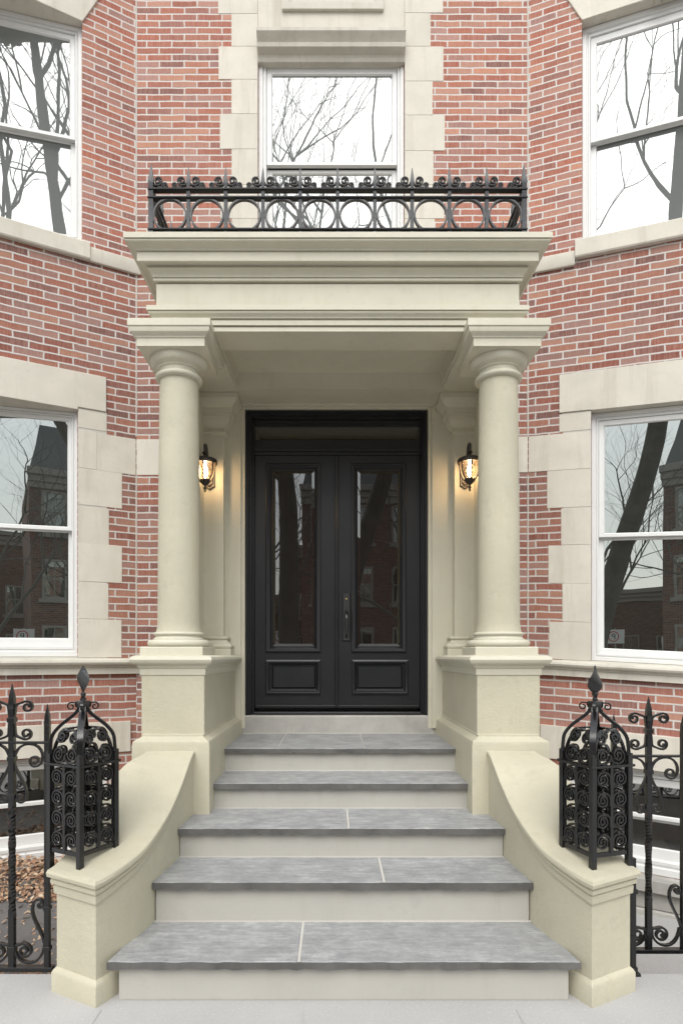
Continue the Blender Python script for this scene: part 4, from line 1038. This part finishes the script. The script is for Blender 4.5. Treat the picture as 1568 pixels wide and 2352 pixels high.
# ------------------------------------------------------------------ across the street (seen in the panes)
def bare_tree(name, pts, r0, seed, label, limbs, spread=1.0, group='bare street trees reflected in the windows'):
    rnd = random.Random(seed); b = pts[0]
    root = thing(name, b, label, 'tree', group)
    path = catmull(pts, 6); n = len(path)
    tm = MB(); tm.tube(path, [r0*(1-.72*(i/(n-1))) * (1.25 if i == 0 else 1) for i in range(n)], 12); tm.build('trunk', 'bark', root, smooth=60)
    cm = MB()
    def grow(p, d, r, L, lvl):
        q = [p]; steps = 5; dd = d.copy(); pp = p.copy()
        for k in range(steps):
            dd = (dd + Vector((rnd.gauss(0, .16), rnd.gauss(0, .16), rnd.gauss(.04, .12)))).normalized()
            pp = pp + dd*(L/steps); q.append(pp)
        cm.tube(q, [r*(1-.55*k/steps) for k in range(steps+1)], 6 if lvl < 2 else 4 if lvl < 3 else 3, cap=False)
        if lvl >= 4: return
        kids = (4, 4, 4, 3)[lvl]
        for k in range(kids):
            i = rnd.randint(2, steps) if k else steps
            ax = Vector((rnd.gauss(0, 1), rnd.gauss(0, 1), rnd.gauss(0.2, .6))).normalized()
            nd = (dd*1.0 + ax*rnd.uniform(.55, .95)).normalized()
            grow(q[i], nd, r*(.42 if k else .5)*(1.0 if lvl < 2 else .9), L*rnd.uniform(.55, .8), lvl+1)
    for t, d, r, L in limbs:
        i = int(t*(n-1)); grow(path[i], Vector(d).normalized(), r, L, 0)
    cm.build('crown', 'twig', root, smooth=60)
    return root
bare_tree('street_tree', [(-.95, -2.7, -.02), (-1.0, -2.7, 2.5), (-1.05, -2.65, 5.5), (-1.55, -2.6, 8.4), (-1.85, -2.5, 11.0), (-2.3, -2.5, 14.5)], .27, 4, 'leaning grey bare street tree with one heavy fork, near kerb', 
    [(.42, (-.9, .1, 1.1), .13, 4.2), (.60, (.8, -.3, 1.2), .06, 3.6), (.70, (-.7, .5, 1.3), .09, 3.4), (.82, (.5, .4, 1.2), .04, 2.6), (.98, (.1, 0, 1), .06, 3.0), (.55, (.2, .9, .9), .08, 3.2)])
bare_tree('street_tree', [(-.55, -3.3, -.02), (.05, -3.2, 2.2), (.55, -3.1, 3.9), (1.25, -2.9, 6.1), (1.55, -2.7, 8.6), (1.75, -2.6, 11.2), (1.9, -2.6, 14)], .30, 9, 'thick bare street tree trunk leaning toward the right bay', 
    [(.62, (-.9, .1, 1.0), .07, 3.6), (.75, (.9, 0, 1.1), .11, 3.8), (.82, (-.6, .5, 1.2), .045, 3.0), (.92, (-.4, -.4, 1.2), .04, 3.0), (.99, (.2, 0, 1), .06, 3.0)])
bare_tree('street_tree', [(-3.4, -14.2, -.02), (-3.4, -14.2, 2.5), (-3.2, -14.2, 5.5), (-3.3, -14.2, 9)], .20, 21, 'slender bare street tree on the far sidewalk', 
    [(.3, (.8, .2, 1), .09, 3.6), (.42, (-.8, 0, 1), .09, 3.6), (.55, (.5, -.3, 1), .08, 3.4), (.7, (-.4, .4, 1), .06, 3.0), (.98, (0, 0, 1), .05, 3.0)])
bare_tree('street_tree', [(3.6, -14.4, -.02), (3.5, -14.4, 3), (3.8, -14.4, 6.5), (3.9, -14.4, 10)], .22, 33, 'bare street tree beside the brick house opposite', 
    [(.3, (-.8, .2, 1), .10, 3.8), (.42, (.8, 0, 1), .09, 3.6), (.55, (-.5, -.3, 1), .08, 3.4), (.7, (.4, .4, 1), .06, 3.0), (.98, (0, 0, 1), .05, 3.0)])
def far_house(x0, x1, y, h, label, nx, nz, mansard=True, z0w=1.2):
    root = thing('facing_house', ((x0+x1)/2, y, 0), label, 'house', 'houses across the street')
    mb = MB(); 
    def uvq(p, uv):
        q = mb.add(p); mb.face([q, q+1, q+2, q+3], uv)
    d = 9
    uvq([(x0, y, -.1), (x1, y, -.1), (x1, y, h), (x0, y, h)], [(x0+50, 0), (x1+50, 0), (x1+50, h), (x0+50, h)])
    uvq([(x0, y, -.1), (x0, y-d, -.1), (x0, y-d, h), (x0, y, h)], [(0, 0), (d, 0), (d, h), (0, h)])
    uvq([(x1, y, -.1), (x1, y-d, -.1), (x1, y-d, h), (x1, y, h)], [(0, 0), (d, 0), (d, h), (0, h)])
    uvq([(x0, y-d, -.1), (x1, y-d, -.1), (x1, y-d, h), (x0, y-d, h)], [(0, 0), (d, 0), (d, h), (0, h)])
    uvq([(x0, y, h), (x1, y, h), (x1, y-d, h), (x0, y-d, h)], [(0, 0), (d, 0), (d, h), (0, h)])
    mb.build('wall', 'far_brick', root, smooth=0)
    mb = MB(); 
    for k, (o, a, b) in enumerate(((.10, h-.9, h-.6), (.2, h-.599, h-.3), (.34, h-.299, h))): mb.box(x0-.02-o*.3, x1+.02+o*.3, y, y+o, a, b)
    mb.build('cornice', 'far_stone', root, .02)
    if mansard:
        mb = MB(); mb.rings([[(x0, y-.2, h+.003), (x1, y-.2, h+.003), (x1, y-8, h+.003), (x0, y-8, h+.003)], [(x0+.5, y-1.6, h+2.6), (x1-.5, y-1.6, h+2.6), (x1-.5, y-7, h+2.6), (x0+.5, y-7, h+2.6)]]); mb.build('roof', 'slate', root, smooth=0)
    wsp = (x1-x0)/nx
    for i in range(nx):
        for j in range(nz):
            cx_ = x0+wsp*(i+.5); zb2 = z0w+j*3.1
            if zb2+2.0 > h-.9: continue
            mb = MB(); f = lambda a, dd, c: Vector((a, y+dd, c))
            mb.frame((cx_-.55, cx_+.55, zb2, zb2+1.9), [(0, -.02), (0, .06), (.10, .06), (.10, .01)], f); mb.box(cx_-.46, cx_+.46, .012, .035, zb2+.92, zb2+.98, f); mb.box(cx_-.02, cx_+.02, .012, .030, zb2+.1, zb2+1.8, f)
            mb.box(cx_-.7, cx_+.7, .0, .09, zb2-.18, zb2-.002, f)
            w = mb.build('window', 'far_stone', root)
            mb = MB(); mb.box(cx_-.45, cx_+.45, .002, .010, zb2+.1, zb2+1.8, f); mb.build('pane', 'glass_lo', w)
far_house(-1.6, 6.6, -20, 10.3, 'brown brick row house with slate mansard roof facing across the street', 4, 3)
far_house(6.75, 14.5, -20, 9.0, 'lower brick row house right of the mansard house', 4, 2, False)
far_house(-17, -7.2, -21, 8.6, 'flat roofed brick row house across the gap', 4, 2, False)
far_house(-14, -3.2, -36, 6.4, 'low brick building far back in the gap', 5, 2, False)
far_house(-3.1, 1.5, -33, 9.6, 'tall narrow brick building behind the mansard house', 2, 2, False)
# parking sign across the street
sg = thing('parking_sign', (-2.1, -13.6, 0), 'white parking sign on a thin post on the far sidewalk', 'sign')
mb = MB(); mb.tube([(-2.1, -13.62, -.02), (-2.1, -13.62, 2.7)], .03, 8); mb.build('post', 'far_stone', sg)
mb = MB(); mb.box(-2.45, -1.75, -13.585, -13.575, 2.1, 2.65); mb.build('plate', 'sign_white', sg)
mb = MB(); mb.frame((-2.38, -1.98, 2.18, 2.58), [(0, -13.574), (0, -13.570), (.03, -13.570)], lambda a, d, c: Vector((a, d, c))); 
mb = MB(); c = (-2.15, 2.38)
mb.ribbon([(c[0]+.19*math.cos(2*PI*k/32), c[1]+.19*math.sin(2*PI*k/32)) for k in range(33)], .035, -13.574, -13.570, lambda a, d, b: Vector((a, d, b))); mb.build('ring', 'sign_red', sg)
mb = MB(); mb.ribbon([(c[0]+.05, c[1]-.11), (c[0]+.05, c[1]+.10), (c[0]-.01, c[1]+.10), (c[0]-.06, c[1]+.07), (c[0]-.06, c[1]+.03), (c[0]-.01, c[1]), (c[0]+.05, c[1])], .03, -13.574, -13.570, lambda a, d, b: Vector((a, d, b))); mb.build('letter', 'door', sg)

# ------------------------------------------------------------------ light
w = bpy.data.worlds.new('World'); sc.world = w; w.use_nodes = True
nt = w.node_tree; nt.nodes.clear()
sky = nt.nodes.new('ShaderNodeTexSky'); sky.sky_type = 'NISHITA'; sky.sun_disc = False
SE, SR = R(50), R(187)
sky.sun_elevation = SE; sky.sun_rotation = SR; sky.air_density = 2.0; sky.dust_density = 1.0; sky.ozone_density = 1.0
hs = nt.nodes.new('ShaderNodeHueSaturation'); hs.inputs['Saturation'].default_value = .22; hs.inputs['Value'].default_value = 1.0
bg = nt.nodes.new('ShaderNodeBackground'); bg.inputs['Strength'].default_value = .11
ow = nt.nodes.new('ShaderNodeOutputWorld')
nt.links.new(sky.outputs[0], hs.inputs['Color']); tc = nt.nodes.new('ShaderNodeTexCoord'); sx = nt.nodes.new('ShaderNodeSeparateXYZ'); nt.links.new(tc.outputs['Generated'], sx.inputs[0])
mr = nt.nodes.new('ShaderNodeMapRange'); mr.inputs['From Min'].default_value = 0; mr.inputs['From Max'].default_value = 1; mr.inputs['To Min'].default_value = .78; mr.inputs['To Max'].default_value = 1.45; nt.links.new(sx.outputs['Z'], mr.inputs['Value'])
vm = nt.nodes.new('ShaderNodeVectorMath'); vm.operation = 'SCALE'; nt.links.new(hs.outputs[0], vm.inputs[0]); nt.links.new(mr.outputs[0], vm.inputs['Scale'])
nt.links.new(vm.outputs[0], bg.inputs[0]); nt.links.new(bg.outputs[0], ow.inputs[0])
sl = bpy.data.lights.new('sun', 'SUN'); sl.energy = 1.4; sl.angle = R(45); sl.color = (1, .97, .92)
so = bpy.data.objects.new('sun', sl); COL.objects.link(so)
# sun direction: behind the viewer, a little to the left
az = R(187); d = Vector((math.sin(az)*math.cos(SE), math.cos(az)*math.cos(SE), math.sin(SE)))
so.rotation_euler = (-d).to_track_quat('-Z', 'Y').to_euler()

# ------------------------------------------------------------------ camera and render settings
cam = bpy.data.cameras.new('camera'); co = bpy.data.objects.new('camera', cam); COL.objects.link(co); sc.camera = co
co.location = (0, 0, E); co.rotation_euler = (R(90), 0, 0)
cam.sensor_fit = 'HORIZONTAL'; cam.sensor_width = 36; cam.lens = 36*F/1568
cam.shift_x = (784-CX)/1568; cam.shift_y = (H-1176)/1568
cam.clip_start = .05; cam.clip_end = 1000
sc.view_settings.view_transform = 'Standard'; sc.view_settings.look = 'None'; sc.view_settings.gamma = 1; sc.view_settings.exposure = 1.08
sc.render.resolution_x = 682; sc.render.resolution_y = 1024
